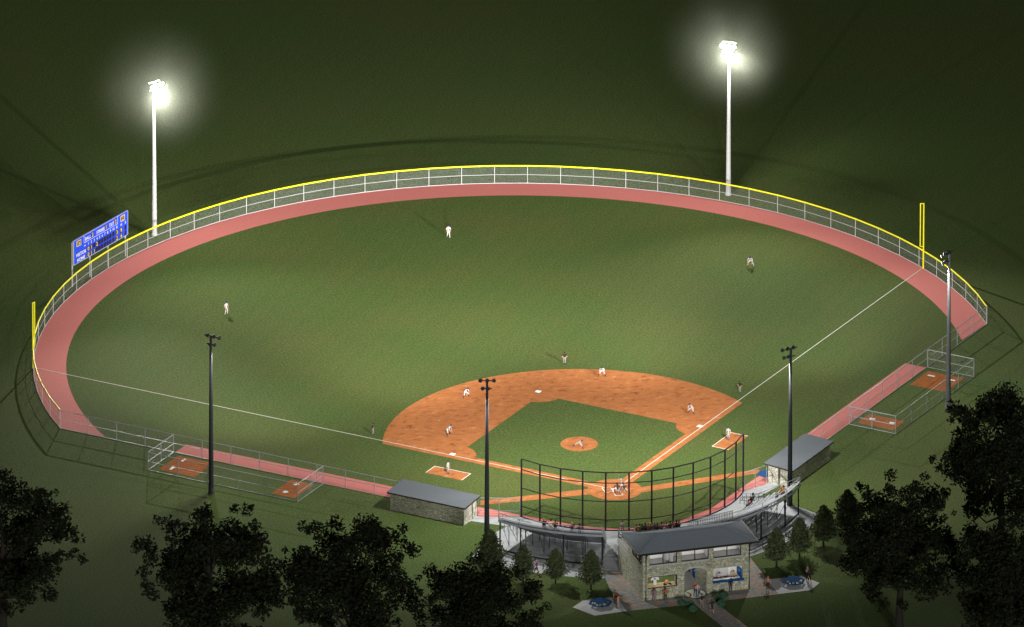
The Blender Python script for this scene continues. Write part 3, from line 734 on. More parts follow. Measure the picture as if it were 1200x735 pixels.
# arch haunches
na = 12; cx = (ARX0+ARX1)/2; hw = (ARX1-ARX0)/2
def arch_z(x): return ARS+(ART-ARS)*sqrt(max(0, 1-((x-cx)/hw)**2))
for i in range(na*2):
    xa, xb = ARX0+2*hw*i/(na*2), ARX0+2*hw*(i+1)/(na*2); za, zb = arch_z(xa), arch_z(xb)
    if min(za, zb) > ART-.003: continue
    vs = [(xa, BY0, za), (xb, BY0, zb), (xb, BY0, ART), (xa, BY0, ART), (xa, BY0+TW, za), (xb, BY0+TW, zb), (xb, BY0+TW, ART), (xa, BY0+TW, ART)]
    w_.add(vs, [(0, 1, 2, 3), (7, 6, 5, 4), (0, 4, 5, 1)])
# side walls: ground floor runs back under the terrace, upper floor stops at the roof
w_.box(((BX0+BX0+TW)/2, (BY0+TW+BYB)/2, FZ/2), (TW, BYB-BY0-TW, FZ)); w_.box(((BX1+BX1-TW)/2, (BY0+TW+BYB)/2, FZ/2), (TW, BYB-BY0-TW, FZ))
for x_ in (BX0+TW/2, BX1-TW/2):
    for (ya, yb, za, zb) in ((BY0+TW, BY1, FZ, 5.42), (BY0+TW, BY1, 7.0, WZ), (BY0+TW, -40.0, 5.42, 7.0), (-35.6, BY1, 5.42, 7.0)): w_.box((x_, (ya+yb)/2, (za+zb)/2), (TW, yb-ya, zb-za))
# rear wall ground floor, with passage mouth
w_.box(((BX0+TW+ARX0)/2, BYB-.17, FZ/2), (ARX0-BX0-TW, .34, FZ)); w_.box(((BX1-TW+ARX1)/2, BYB-.17, FZ/2), (BX1-TW-ARX1, .34, FZ)); w_.box((cx, BYB-.17, (3.2+FZ)/2), (2*hw, .34, FZ-3.2))
# passage walls
for x_ in (ARX0-.15, ARX1+.15): w_.box((x_, (BY0+TW+BYB-.34)/2, (FZ-.3)/2), (.3, BYB-.34-BY0-TW, FZ-.3))
# upper rear piers, open to the field between them
for x_ in (BX0+TW+.2, -2.7, 2.1, BX1-TW-.2): w_.box((x_, BY1+.1, (FZ+WZ)/2), (.4, .35, WZ-FZ))
wall = obj('wall', w_, m_stone, T)
fl_ = MB(); fl_.box(((BX0+BX1)/2, (BY0+TW+BYB)/2, FZ-.14), (BX1-BX0-2*TW-.01, BYB-BY0-TW-.02, .26)); obj('upper_floor', fl_, m_floor, T)
fl_ = MB(); fl_.box(((BX0+BX1)/2, (BY0+BYB)/2, .055), (BX1-BX0-.8, BYB-BY0-.8, .05)); obj('ground_floor', fl_, m_floor, T)
# roof
EX0, EX1, EY0, EY1, EZ, RZ, RY = -8.95, 9.0, -41.32, -33.25, 7.52, 8.85, -37.25
rf = MB(); E4 = [(EX0, EY0, EZ), (EX1, EY0, EZ), (EX1, EY1, EZ), (EX0, EY1, EZ), (-4.95, RY, RZ), (4.95, RY, RZ)]
rf.add(E4+[(x, y, EZ-.06) for x, y in ((EX0, EY0), (EX1, EY0), (EX1, EY1), (EX0, EY1))], [(0, 1, 5, 4), (1, 2, 5), (2, 3, 4, 5), (3, 0, 4), (9, 8, 7, 6), (0, 6, 7, 1), (1, 7, 8, 2), (2, 8, 9, 3), (3, 9, 6, 0)])
roof = obj('roof', rf, m_slate, T)
hp = MB()
for a_, c_ in ((0, 4), (1, 5), (2, 5), (3, 4), (4, 5)): hp.tube(E4[a_], E4[c_], .06, n=5)
obj('ridge_cap', hp, m_slate, roof)
gt = MB()
for i in range(4): gt.tube(Vector(E4[i])-Vector((0, 0, .09)), Vector(E4[(i+1) % 4])-Vector((0, 0, .09)), .15, n=6)
obj('gutter', gt, m_dark, roof)
for x_ in (BX0+.45, BX1-.1):
    obj('drainpipe', MB().path([(x_, EY0, EZ-.15), (x_, EY0+.05, EZ-.35), (x_, BY0-.1, EZ-.75), (x_, BY0-.1, .06)], .1, 8), m_dark, T)
# upper windows
for u0, u1 in UW:
    fb = MB(); y = BY0+.16
    fb.box(((u0+u1)/2, y, 5.47), (u1-u0, .16, .11)); fb.box(((u0+u1)/2, y, 6.97), (u1-u0-.12, .16, .06)); fb.box((u1-.05, y, 6.23), (.1, .16, 1.4)); fb.box((u0+.03, y, 6.23), (.06, .16, 1.4)); fb.box(((u0+u1)/2+(.0), y, 6.23), (.12, .14, 1.4))
    f_ = obj('window', fb, m_dark, T)
    obj('sill', MB().box(((u0+u1)/2, BY0-.02, 5.32), (u1-u0+.1, .14, .2)), m_grey, f_)
    obj('lintel', MB().box(((u0+u1)/2, BY0-.012, 7.1), (u1-u0+.1, .05, .2)), m_grey, f_)
# side window band (left wall) with coloured lockers behind
fb = MB(); fb.box((BX0+.05, -37.8, 5.45), (.2, 4.4, .1))
for y_ in (-39.95, -38.9, -37.4, -35.65): fb.box((BX0+.05, y_, 6.25), (.18, .1, 1.5))
sw = obj('window', fb, m_dark, T)
for y0_, y1_, mm in ((-39.9, -38.95, m_dblue), (-38.8, -37.5, m_dblue), (-37.3, -36.8, m_lit), (-36.7, -35.7, m_cream)):
    obj('cabinet', MB().box((BX0+.6, (y0_+y1_)/2, 5.75), (.5, y1_-y0_, 1.75)), mm, T)
# interior partitions upstairs
ip = MB(); ip.box((-3.6, -38.8, 6.1), (.15, 3.0, 2.4)); ip.box((2.2, -38.7, 6.1), (.15, 3.2, 2.4)); ip.box((-5.7, -37.2, 6.1), (4.0, .15, 2.4)); ip.box((BX1-.5, -37.2, 6.1), (.12, 5.6, 2.4)); ip.box((4.9, -37.0, 6.1), (5.0, .15, 2.4)); ip.box((-.6, -37.2, 6.1), (5.8, .15, 2.4))
obj('partition', ip, m_lgrey, T)
obj('counter_shelf', MB().box((6.3, -37.25, 6.2), (1.7, .35, .45)), m_dblue, T)
obj('curtain', MB().box((-3.95, -38.2, 6.0), (.4, 1.8, 2.2)), m_grey, T)
# display window: chalkboard, shelf, goods
obj('display_back', MB().box((-5.2, BY0+1.5, 2.75), (4.6, .1, 2.4)), m_green, T)
sh = MB(); sh.box((-5.2, BY0+.78, 1.94), (4.43, 1.3, .08)); obj('display_shelf', sh, m_tan, T)
fb = MB(); fb.box((-3.06, BY0+.15, 2.74), (.16, .3, 1.64)); fb.box((-5.25, BY0+.12, 3.53), (4.2, .24, .08)); fb.box((-5.2, BY0-.03, 1.86), (4.5, .1, .1)); obj('display_frame', fb, m_dark, T)
obj('display_side', MB().box((-2.88, BY0+.95, 2.75), (.1, 1.1, 1.7)), m_lgrey, T)
# serving window: counter, back wall, side unit
obj('counter', MB().box((4.7, BY0-.08, 1.70), (4.7, .5, .24)), m_dblue, T)
obj('counter_top', MB().box((4.7, BY0+.62, 1.66), (4.4, .8, .1)), m_cream, T)
obj('service_floor', MB().box((4.7, BY0+1.75, .4), (4.9, 1.4, .62)), m_cream, T)
ip = MB(); ip.box((4.0, BY0+2.6, 2.6), (3.0, .1, 2.6)); obj('kitchen_screen', ip, m_grey, T)
ip = MB(); ip.box((6.2, BY0+2.65, 2.6), (1.5, .12, 3.0)); ip.box((6.98, BY0+1.5, 2.6), (.1, 2.1, 3.0)); obj('kitchen_wall', ip, m_lgrey, T)
ip = MB(); ip.box((6.75, BY0+1.2, 2.95), (.2, 1.5, .14)); ip.box((6.75, BY0+.5, 2.3), (.2, .14, 1.2)); ip.box((6.75, BY0+1.9, 2.3), (.2, .14, 1.2)); ip.box((6.75, BY0+1.2, 2.0), (.2, 1.4, .5)); obj('side_hatch', ip, m_dblue, T)
# arch trim and passage doors
at_ = MB()
for i in range(24):
    xa, xb = ARX0+2*hw*i/24, ARX0+2*hw*(i+1)/24; za, zb = arch_z(xa), arch_z(xb)
    da, db = .22, .22
    at_.add([(xa, BY0-.04, za-.03), (xb, BY0-.04, zb-.03), (xb, BY0-.04, zb+db), (xa, BY0-.04, za+da), (xa, BY0+.1, za-.03), (xb, BY0+.1, zb-.03)], [(0, 1, 2, 3), (0, 4, 5, 1)])
obj('arch_trim', at_, m_grey, T)
for y_ in (-34.6, -32.2):
    d_ = obj('door', MB().box((ARX1-.03, y_, 1.45), (.1, 1.1, 2.7)), m_dblue, T); obj('handle', MB().box((ARX1-.1, y_-.4, 1.3), (.06, .06, .25)), m_galv, d_)
# terrace rail between upper floor and stands, left side
tr_ = MB()
for y_ in [BY1+.4+i*(BYB-BY1-.3)/4 for i in range(5)]: tr_.tube((BX0+.12, y_, FZ-.3), (BX0+.12, y_, FZ+1.15), .045, n=6)
for z in (1.15, .6): tr_.tube((BX0+.12, BY1+.3, FZ+z), (BX0+.12, BYB, FZ+z), .04, n=6)
obj('terrace_rail', tr_, m_galv, T)
obj('terrace_wall', MB().box((BX0-.03, (BY1+BYB)/2+.2, FZ-.3), (.1, BYB-BY1-.5, 1.0)), m_grey, T)
obj('terrace_screen', MB().add([(BX0+.06, BY1+.4, FZ+.2), (BX0+.06, BYB, FZ+.2), (BX0+.06, BYB, FZ+1.1), (BX0+.06, BY1+.4, FZ+1.1)], [(0, 1, 2, 3)]), m_wire, T)

# room lights on inside the building
for x_, y_, z_, wx, wy, p_ in ((-5.5, -38.8, 7.35, 3, 2, 48), (-.6, -38.8, 7.35, 4, 2, 52), (4.8, -38.8, 7.35, 4, 2, 52), (4.7, BY0+1.7, 4.3, 3.6, .6, 55), (-5.2, BY0+.9, 4.3, 3.6, .6, 38), (-.2, -36, 4.3, 1.5, 8, 70)):
    al = bpy.data.lights.new('ceiling_light', 'AREA'); al.shape = 'RECTANGLE'; al.size = wx; al.size_y = wy; al.energy = p_; al.color = (1, .96, .9)
    ao = bpy.data.objects.new('ceiling_light', al); COL.objects.link(ao); ao.parent = T; ao.location = Vector((x_, y_, z_))-T.location

# goods on display shelf: things of their own
jb = MB(); pr = [(-.18, 0), (.18, 0), (.19, .62), (.42, .50), (.52, .68), (.2, .98), (.08, .93), (-.08, .93), (-.2, .98), (-.52, .68), (-.42, .50), (-.19, .62)]
P3 = [Vector((p[0], p[1], 0)) for p in pr]; tri = tessellate_polygon([P3])
jv = [(p[0]*1.25, -.05, p[1]*1.35) for p in pr]+[(p[0]*1.25, .05, p[1]*1.35) for p in pr]; nn = len(pr)
jb.add(jv, [tuple(t_) for t_ in tri]+[tuple(i+nn for i in reversed(t_)) for t_ in tri]+[(i, (i+1) % nn, nn+(i+1) % nn, nn+i) for i in range(nn)])
J = obj('jersey', jb, m_white); J.location = (-6.1, BY0+.75, 1.99); tag(J, 'white baseball jersey with purple band hanging in the left display window', 'jersey')
obj('chest_band', MB().box((0, -.056, .95), (.36, .012, .15)), mat('purple print', (.12, .06, .4)), J, local=True)
m_navy = mat('navy cloth', (.012, .014, .075), .8)
for x_, lab in ((-4.75, 'navy baseball cap lying left of the orange ball on the display shelf'), (-3.95, 'navy baseball cap lying right of the orange ball on the display shelf')):
    cpb = MB(); cpb.ball((0, 0, .02), (.17, .2, .17), 10, 6); cpb.box((0, -.25, .02), (.3, .26, .03)); o = obj('hat', cpb, m_navy, smooth=True); o.location = (x_, BY0+.42, 2.02); o.rotation_euler = (0, 0, .5); tag(o, lab, 'cap', 'caps on the display shelf')
ob_ = MB(); ob_.ball((0, 0, 0), .3, 14, 10); o = obj('ball', ob_, mat('orange leather', (.7, .33, .1), .6), smooth=True); o.location = (-4.35, BY0+.75, 2.29); tag(o, 'large orange ball on the tan display shelf between two navy caps', 'ball')
for a_, loc_, lab in ((radians(35), (-6.9, BY0+1.35, 2.5), 'brown baseball bat leaning at the left end of the chalkboard display'), (radians(82), (-3.9, BY0+1.38, 2.95), 'short brown baseball bat mounted level on the green chalkboard')):
    bb = MB(); bb.lathe([(.05, -.55), (.03, -.5), (.035, 0), (.07, .3), (.07, .52), (.04, .56)], 10); o = obj('baseball_bat', bb, m_leather, smooth=True); o.location = loc_; o.rotation_euler = (0, a_, 0); tag(o, lab, 'bat', 'bats on display')
# floor medallion
T = thing('floor_medallion', 'round white floor medallion with red baseball stitching under the arch', 'medallion', (-.2, -40.45, .085))
mc = Vector((-.2, -40.45)); rr = 1.72
obj('rim', MB().prism([(mc.x+rr*cos(2*pi*i/48), mc.y+rr*1.06*sin(2*pi*i/48)) for i in range(48)], .075, .09), mat('dark green rim', (.02, .06, .03)), T)
obj('disc', MB().prism([(mc.x+(rr-.2)*cos(2*pi*i/48), mc.y+(rr-.18)*1.06*sin(2*pi*i/48)) for i in range(48)], .09, .1), mat('pale ball white', (.68, .80, .68), var=.1), T)
for s_ in (-1, 1):
    sm = MB(); L = []
    for i in range(17):
        a = radians(-62+124*i/16); L.append((mc.x+s_*(1.75-1.05*cos(a)), mc.y+1.25*sin(a)))
    for i in range(16):
        (xa, ya), (xb, yb) = L[i], L[i+1]; sm.poly([(xa-.13, ya), (xa+.13, ya), (xb+.13, yb), (xb-.13, yb)], .108)
    obj('stitching', sm, mat('stitch red', (.28, .03, .01)), T)

# ------------------------------------------------------------------ picnic tables
def picnic(x, y, lab):
    T = thing('picnic_table', lab, 'picnic table', (x, y, .05), 0, 'hexagonal picnic tables')
    hexp = lambda r, k=0: [(r*cos(pi/3*i+k), r*sin(pi/3*i+k)) for i in range(6)]
    obj('tabletop', MB().prism(hexp(1.15), .72, .78), m_tblue, T, local=True)
    for i in range(6):
        a, c_ = hexp(1.78)[i], hexp(1.78)[(i+1) % 6]; d, e = hexp(1.38)[i], hexp(1.38)[(i+1) % 6]
        L = .04
        obj('seat', MB().prism([tuple(Vector(a).lerp(Vector(c_), L)), tuple(Vector(a).lerp(Vector(c_), 1-L)), tuple(Vector(d).lerp(Vector(e), 1-L)), tuple(Vector(d).lerp(Vector(e), L))], .42, .47), m_tblue, T, local=True)
    lg = MB()
    for i in range(6):
        a = pi/3*i+pi/6
        lg.tube((0, 0, .62), (1.4*cos(a), 1.4*sin(a), .40), .04, n=5); lg.tube((1.0*cos(a), 1.0*sin(a), .46), (1.15*cos(a), 1.15*sin(a), 0), .045, n=5); lg.tube((.35*cos(a), .35*sin(a), 0), (.35*cos(a), .35*sin(a), .72), .045, n=5)
    obj('frame', lg, m_black, T, local=True)
picnic(-14.5, -40.7, 'blue hexagonal picnic table on the concrete pad left of the building')
picnic(14.5, -40.9, 'blue hexagonal picnic table on the concrete pad right of the building')

# ------------------------------------------------------------------ vegetation
def leaf_cloud(n, sampler, size, seed, flat=.5):
    rnd = random.Random(seed); mb = MB(); vs = []; fs = []
    for _ in range(n):
        c = sampler(rnd)
        d = Vector((rnd.gauss(0, 1), rnd.gauss(0, 1), rnd.gauss(0, 1)*.8+.3)).normalized(); u = d.orthogonal().normalized(); u = (Matrix.Rotation(rnd.random()*6.28, 3, d) @ u); v = d.cross(u)
        s = size*(.6+.8*rnd.random()); k = len(vs)
        vs += [c-u*s, c+v*s*.45-u*s*.2, c+u*s, c-v*s*.5+u*s*.1]; fs.append((k, k+1, k+2, k+3))
    mb.add(vs, fs); return mb

def clumps(rnd, k, rx, rz, zc, rmin, rmax, flatb=1.0):
    out = []
    for _ in range(k):
        while True:
            p = Vector((rnd.uniform(-1, 1), rnd.uniform(-1, 1), rnd.uniform(-1, 1)))
            if .25 < p.length < 1: break
        out.append((Vector((p.x*rx, p.y*rx, zc+p.z*rz)), rnd.uniform(rmin, rmax)))
    return out

def big_tree_meshes(seed, H, W):
    """broad-crowned tree: limbs that reach leafy clumps, gaps between the clumps"""
    rnd = random.Random(seed); zc = H*.60; CL = clumps(rnd, 40, W*.38, H*.31, zc, W*.05, W*.125)
    CL += clumps(rnd, 95, W*.50, H*.38, zc, W*.02, W*.06)
    wts = [r**2.2 for _, r in CL]; tot = sum(wts)
    cum = []; a = 0
    for x in wts: a += x/tot; cum.append(a)
    import bisect
    def samp(rn):
        i = min(bisect.bisect(cum, rn.random()), len(CL)-1); c, r = CL[i]
        d = Vector((rn.gauss(0, 1), rn.gauss(0, 1), rn.gauss(0, 1))).normalized()*(r*rn.random()**.45*1.1)
        return c+d
    crown = leaf_cloud(21000, samp, .25, seed+1)
    tb = MB(); pts = [(0, 0, 0), (.1, .05, H*.18), (-.1, .1, H*.36), (.15, 0, H*.55), (0, .1, H*.74)]; rad = [.62, .46, .38, .25, .08]
    for i in range(4): tb.tube(pts[i], pts[i+1], rad[i], rad[i+1], 9, caps=False)
    for c, r in CL[:26]:
        zb = rnd.uniform(.26, .6)*H; o = Vector((0, 0, zb)); m_ = o.lerp(c, .5)+Vector((0, 0, -.05*H*rnd.random())); r0 = .2*(1-.6*zb/H)
        tb.tube(o, m_, r0, r0*.6, 6, caps=False); tb.tube(m_, c, r0*.6, .03, 5, caps=False)
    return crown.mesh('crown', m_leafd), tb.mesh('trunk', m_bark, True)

def place_tree(name, meshes, loc, rz, sc, label, cat, group):
    T = thing(name, label, cat, loc, rz, group); T.scale = sc
    for nm, me in zip(('crown', 'trunk'), meshes):
        o = bpy.data.objects.new(nm, me); COL.objects.link(o); o.parent = T
    return T
BT = [big_tree_meshes(11, 24, 18), big_tree_meshes(23, 24, 18), big_tree_meshes(37, 24, 18)]
BIG = [  # foot pixel, rotation, scale (xy, z), mesh, label
    ((3, 765), .4, (1.38, 1.18), 0, 'large black tree cut by the left edge of the picture'),
    ((246, 800), 2.1, (1.30, 1.18), 1, 'large dark tree at the bottom edge below the grey pole outside the left bullpen'),
    ((412, 802), 4.4, (1.24, 1.12), 2, 'large dark tree at the bottom edge below the left dugout'),
    ((563, 842), 1.2, (1.18, 1.06), 0, 'low dark tree top at the bottom edge below the left grandstand'),
    ((1054, 750), 3.3, (1.14, 1.09), 1, 'large dark tree with visible trunk right of the right picnic table'),
    ((1172, 674), 5.2, (1.2, 1.27), 2, 'tall dark tree at the right edge, top reaching the grey pole foot'),
    ((1184, 808), .9, (1.2, 1.12), 0, 'large black tree filling the bottom right corner')]
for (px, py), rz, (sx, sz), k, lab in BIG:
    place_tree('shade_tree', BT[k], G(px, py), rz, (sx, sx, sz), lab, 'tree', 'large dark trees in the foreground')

def young_tree_meshes(seed):
    rnd = random.Random(seed)
    def samp(rn):
        while True:
            z = rn.random(); rr = (max(0, 1-z)**.62)*min(1, (z+.05)/.26)**.7*1.12*(.66+.52*rn.random()**1.5)
            a = rn.random()*6.283; lob = 1+.2*sin(a*5+seed+z*11)+.16*sin(a*3-z*17+seed)
            q_ = rn.random()**.4
            return Vector((cos(a)*rr*lob*q_*1.92, sin(a)*rr*lob*q_*1.92, .95+z*4.5+.25*(q_-.6)))
    crown = leaf_cloud(4200, samp, .175, seed)
    tb = MB(); tb.tube((0, 0, 0), (0, 0, 2.4), .14, .08, 8); tb.tube((0, 0, 2.4), (0, 0, 4.6), .08, .02, 6)
    for i in range(14):
        z = .9+i*.24; a = i*2.4; tb.tube((0, 0, z), (1.2*cos(a)*(1-i/20), 1.2*sin(a)*(1-i/20), z+.5), .045, .012, 5)
    return crown.mesh('crown', m_leafs), tb.mesh('trunk', m_bark, True)
YT = [young_tree_meshes(3), young_tree_meshes(8)]
YOUNG = [((574, 678), 1.38, 'widest young round-topped tree, leftmost of the row behind the left grandstand'), ((613, 683), 1.05, 'young round-topped tree second from the left, just left of the person in purple'), ((651, 684), .98, 'young round-topped tree just right of the person in purple'), ((692.5, 691), 1.1, 'young round-topped tree nearest the left end of the stone building'),
         ((910, 664), 1.1, 'young round-topped tree nearest the right picnic table, behind it'), ((937, 654), 1.12, 'young round-topped tree second from the building in the row right of it'), ((965, 641), 1.18, 'young round-topped tree third from the building in the row right of it'), ((993, 627), 1.28, 'young round-topped tree half hidden by the big dark tree, ending the right row')]
for i, ((px, py), s_, lab) in enumerate(YOUNG):
    place_tree('young_tree', YT[i % 2], G(px, py), i*1.3, (s_*.98, s_*.98, s_), lab, 'tree', 'young trees in two rows behind the grandstands')

def shr(rn):
    d = Vector((rn.gauss(0, 1), rn.gauss(0, 1), rn.gauss(0, 1))).normalized(); r = .5+.5*rn.random()**.5
    return Vector((d.x*.78*r, d.y*.78*r, .62+d.z*.6*r))
SM = leaf_cloud(1500, shr, .10, 5).mesh('shrub', m_shrub)
stm = MB()
for i in range(6): stm.tube((0, 0, 0), (.35*cos(i), .35*sin(i), .7), .03, .01, 5)
SMT = stm.mesh('stem', m_bark)
for (px, py), lab in (((799, 709.5), 'small round shrub left of the front path, nearest the display window'), ((809, 711.5), 'small round shrub left of the front path, middle of its three'), ((811.5, 717), 'small round shrub left of the front path, nearest the bottom edge'), ((840.5, 703.5), 'small round shrub right of the front path, closest to the arch'), ((849, 701), 'small round shrub right of the front path, farthest right'), ((845, 710.5), 'small round shrub right of the front path, nearest the bottom edge')):
    T = thing('shrub', lab, 'shrub', G(px, py), random.random()*6, 'round shrubs beside the front path'); T.scale = (.78, .78, .8)
    for nm, me in (('foliage', SM), ('stem', SMT)):
        o = bpy.data.objects.new(nm, me); COL.objects.link(o); o.parent = T

# ------------------------------------------------------------------ people
def P_(**k):
    base = dict(pel=(0, 0, .95), ch=(0, .0, 1.28), nk=(0, 0, 1.48), hd=(0, .03, 1.66),
                shL=(-.2, 0, 1.43), elL=(-.28, -.02, 1.16), wrL=(-.27, .08, .93), haL=(-.26, .11, .84),
                shR=(.2, 0, 1.43), elR=(.28, -.02, 1.16), wrR=(.27, .08, .93), haR=(.26, .11, .84),
                hpL=(-.1, 0, .9), knL=(-.12, .03, .5), anL=(-.13, -.02, .1), toL=(-.15, .17, .05),
                hpR=(.1, 0, .9), knR=(.12, .03, .5), anR=(.13, -.02, .1), toR=(.15, .17, .05))
    base.update(k); return base
POSES = {
    'stand': P_(),
    'hips': P_(elL=(-.42, -.05, 1.2), wrL=(-.22, .08, 1.03), haL=(-.15, .1, 1.0), elR=(.42, -.05, 1.2), wrR=(.22, .08, 1.03), haR=(.15, .1, 1.0)),
    'glove': P_(elR=(.3, .05, 1.18), wrR=(.36, .25, 1.02), haR=(.38, .32, .96), knL=(-.17, .08, .5), anL=(-.22, -.03, .1), toL=(-.26, .15, .05), knR=(.17, .1, .5), anR=(.22, .02, .1), toR=(.27, .2, .05)),
    'walk': P_(knL=(-.1, .16, .52), anL=(-.11, .28, .12), toL=(-.12, .46, .08), knR=(.1, -.04, .5), anR=(.11, -.3, .14), toR=(.12, -.14, .05), wrL=(-.24, -.18, .95), haL=(-.23, -.24, .88), wrR=(.24, .22, .98), haR=(.22, .3, .93)),
    'ready': P_(pel=(0, -.2, .78), ch=(0, .05, 1.05), nk=(0, .24, 1.2), hd=(0, .36, 1.34), shL=(-.22, .2, 1.14), shR=(.22, .2, 1.14), elL=(-.3, .22, .88), elR=(.3, .22, .88), wrL=(-.24, .34, .64), haL=(-.2, .38, .56), wrR=(.24, .34, .64), haR=(.2, .38, .56),
                hpL=(-.12, -.18, .75), knL=(-.34, .1, .46), anL=(-.42, -.04, .1), toL=(-.5, .14, .05), hpR=(.12, -.18, .75), knR=(.34, .1, .46), anR=(.42, -.04, .1), toR=(.5, .14, .05)),
    'pitch': P_(pel=(0, -.05, .8), ch=(.05, .25, 1.02), nk=(.08, .48, 1.14), hd=(.1, .62, 1.24), shL=(-.14, .38, 1.12), shR=(.28, .4, 1.06), elL=(-.34, .25, .95), wrL=(-.42, .05, 1.0), haL=(-.44, -.04, 1.02), elR=(.3, .6, .82), wrR=(.2, .66, .58), haR=(.16, .68, .5),
                hpL=(-.1, 0, .78), knL=(-.14, .42, .5), anL=(-.15, .5, .1), toL=(-.15, .7, .05), hpR=(.1, -.1, .78), knR=(.22, -.42, .5), anR=(.3, -.8, .22), toR=(.3, -.76, .06)),
    'squat': P_(pel=(0, -.2, .38), ch=(0, -.02, .72), nk=(0, .1, .94), hd=(0, .16, 1.1), shL=(-.22, .06, .88), shR=(.22, .06, .88), elL=(-.3, .26, .68), wrL=(-.16, .46, .66), haL=(-.14, .54, .66), elR=(.32, .12, .62), wrR=(.26, .02, .42), haR=(.24, -.02, .34),
                hpL=(-.12, -.18, .36), knL=(-.34, .22, .46), anL=(-.3, -.06, .1), toL=(-.38, .12, .05), hpR=(.12, -.18, .36), knR=(.34, .22, .46), anR=(.3, -.06, .1), toR=(.38, .12, .05)),
    'bat': P_(pel=(0, -.05, .86), ch=(0, .03, 1.18), nk=(0, .06, 1.38), hd=(-.02, .1, 1.56), shL=(-.2, .1, 1.32), shR=(.2, 0, 1.33), elL=(-.1, .32, 1.2), wrL=(.14, .26, 1.36), haL=(.2, .24, 1.4), elR=(.4, .08, 1.25), wrR=(.26, .2, 1.44), haR=(.24, .24, 1.48),
              hpL=(-.11, -.04, .82), knL=(-.28, .1, .46), anL=(-.36, 0, .1), toL=(-.38, .2, .05), hpR=(.11, -.04, .82), knR=(.28, .1, .46), anR=(.36, 0, .1), toR=(.38, .2, .05)),
    'sit': P_(pel=(0, 0, .12), ch=(0, .05, .42), nk=(0, .07, .63), hd=(0, .1, .8), shL=(-.2, .06, .58), shR=(.2, .06, .58), elL=(-.27, .12, .33), wrL=(-.16, .34, .22), haL=(-.12, .42, .2), elR=(.27, .12, .33), wrR=(.16, .34, .22), haR=(.12, .42, .2),
              hpL=(-.1, .05, .1), knL=(-.13, .46, .12), anL=(-.13, .42, -.34), toL=(-.14, .6, -.4), hpR=(.1, .05, .1), knR=(.13, .46, .12), anR=(.13, .42, -.34), toR=(.14, .6, -.4)),
    'serve': P_(ch=(0, .08, 1.27), nk=(0, .14, 1.46), hd=(0, .2, 1.63), shL=(-.2, .12, 1.41), shR=(.2, .12, 1.41), elL=(-.32, .2, 1.18), wrL=(-.26, .42, 1.08), haL=(-.24, .5, 1.07), elR=(.32, .2, 1.18), wrR=(.26, .42, 1.08), haR=(.24, .5, 1.07)),
    'talk': P_(elR=(.3, .1, 1.17), wrR=(.12, .3, 1.16), haR=(.06, .34, 1.2), anL=(-.17, -.05, .1), toL=(-.24, .12, .05)),
}
BONES = [('pel', 'ch', 0), ('ch', 'nk', 0), ('nk', 'hd', 2)]
for s_ in 'LR':
    BONES += [('ch', 'sh'+s_, 0), ('sh'+s_, 'el'+s_, 0), ('el'+s_, 'wr'+s_, 2), ('wr'+s_, 'ha'+s_, 2), ('pel', 'hp'+s_, 1), ('hp'+s_, 'kn'+s_, 1), ('kn'+s_, 'an'+s_, 4), ('an'+s_, 'to'+s_, 3)]
RADS = dict(pel=.145, ch=.16, nk=.06, hd=.085, sh=.078, el=.052, wr=.036, ha=.042, hp=.105, kn=.068, an=.048, to=.042)
PM = {}
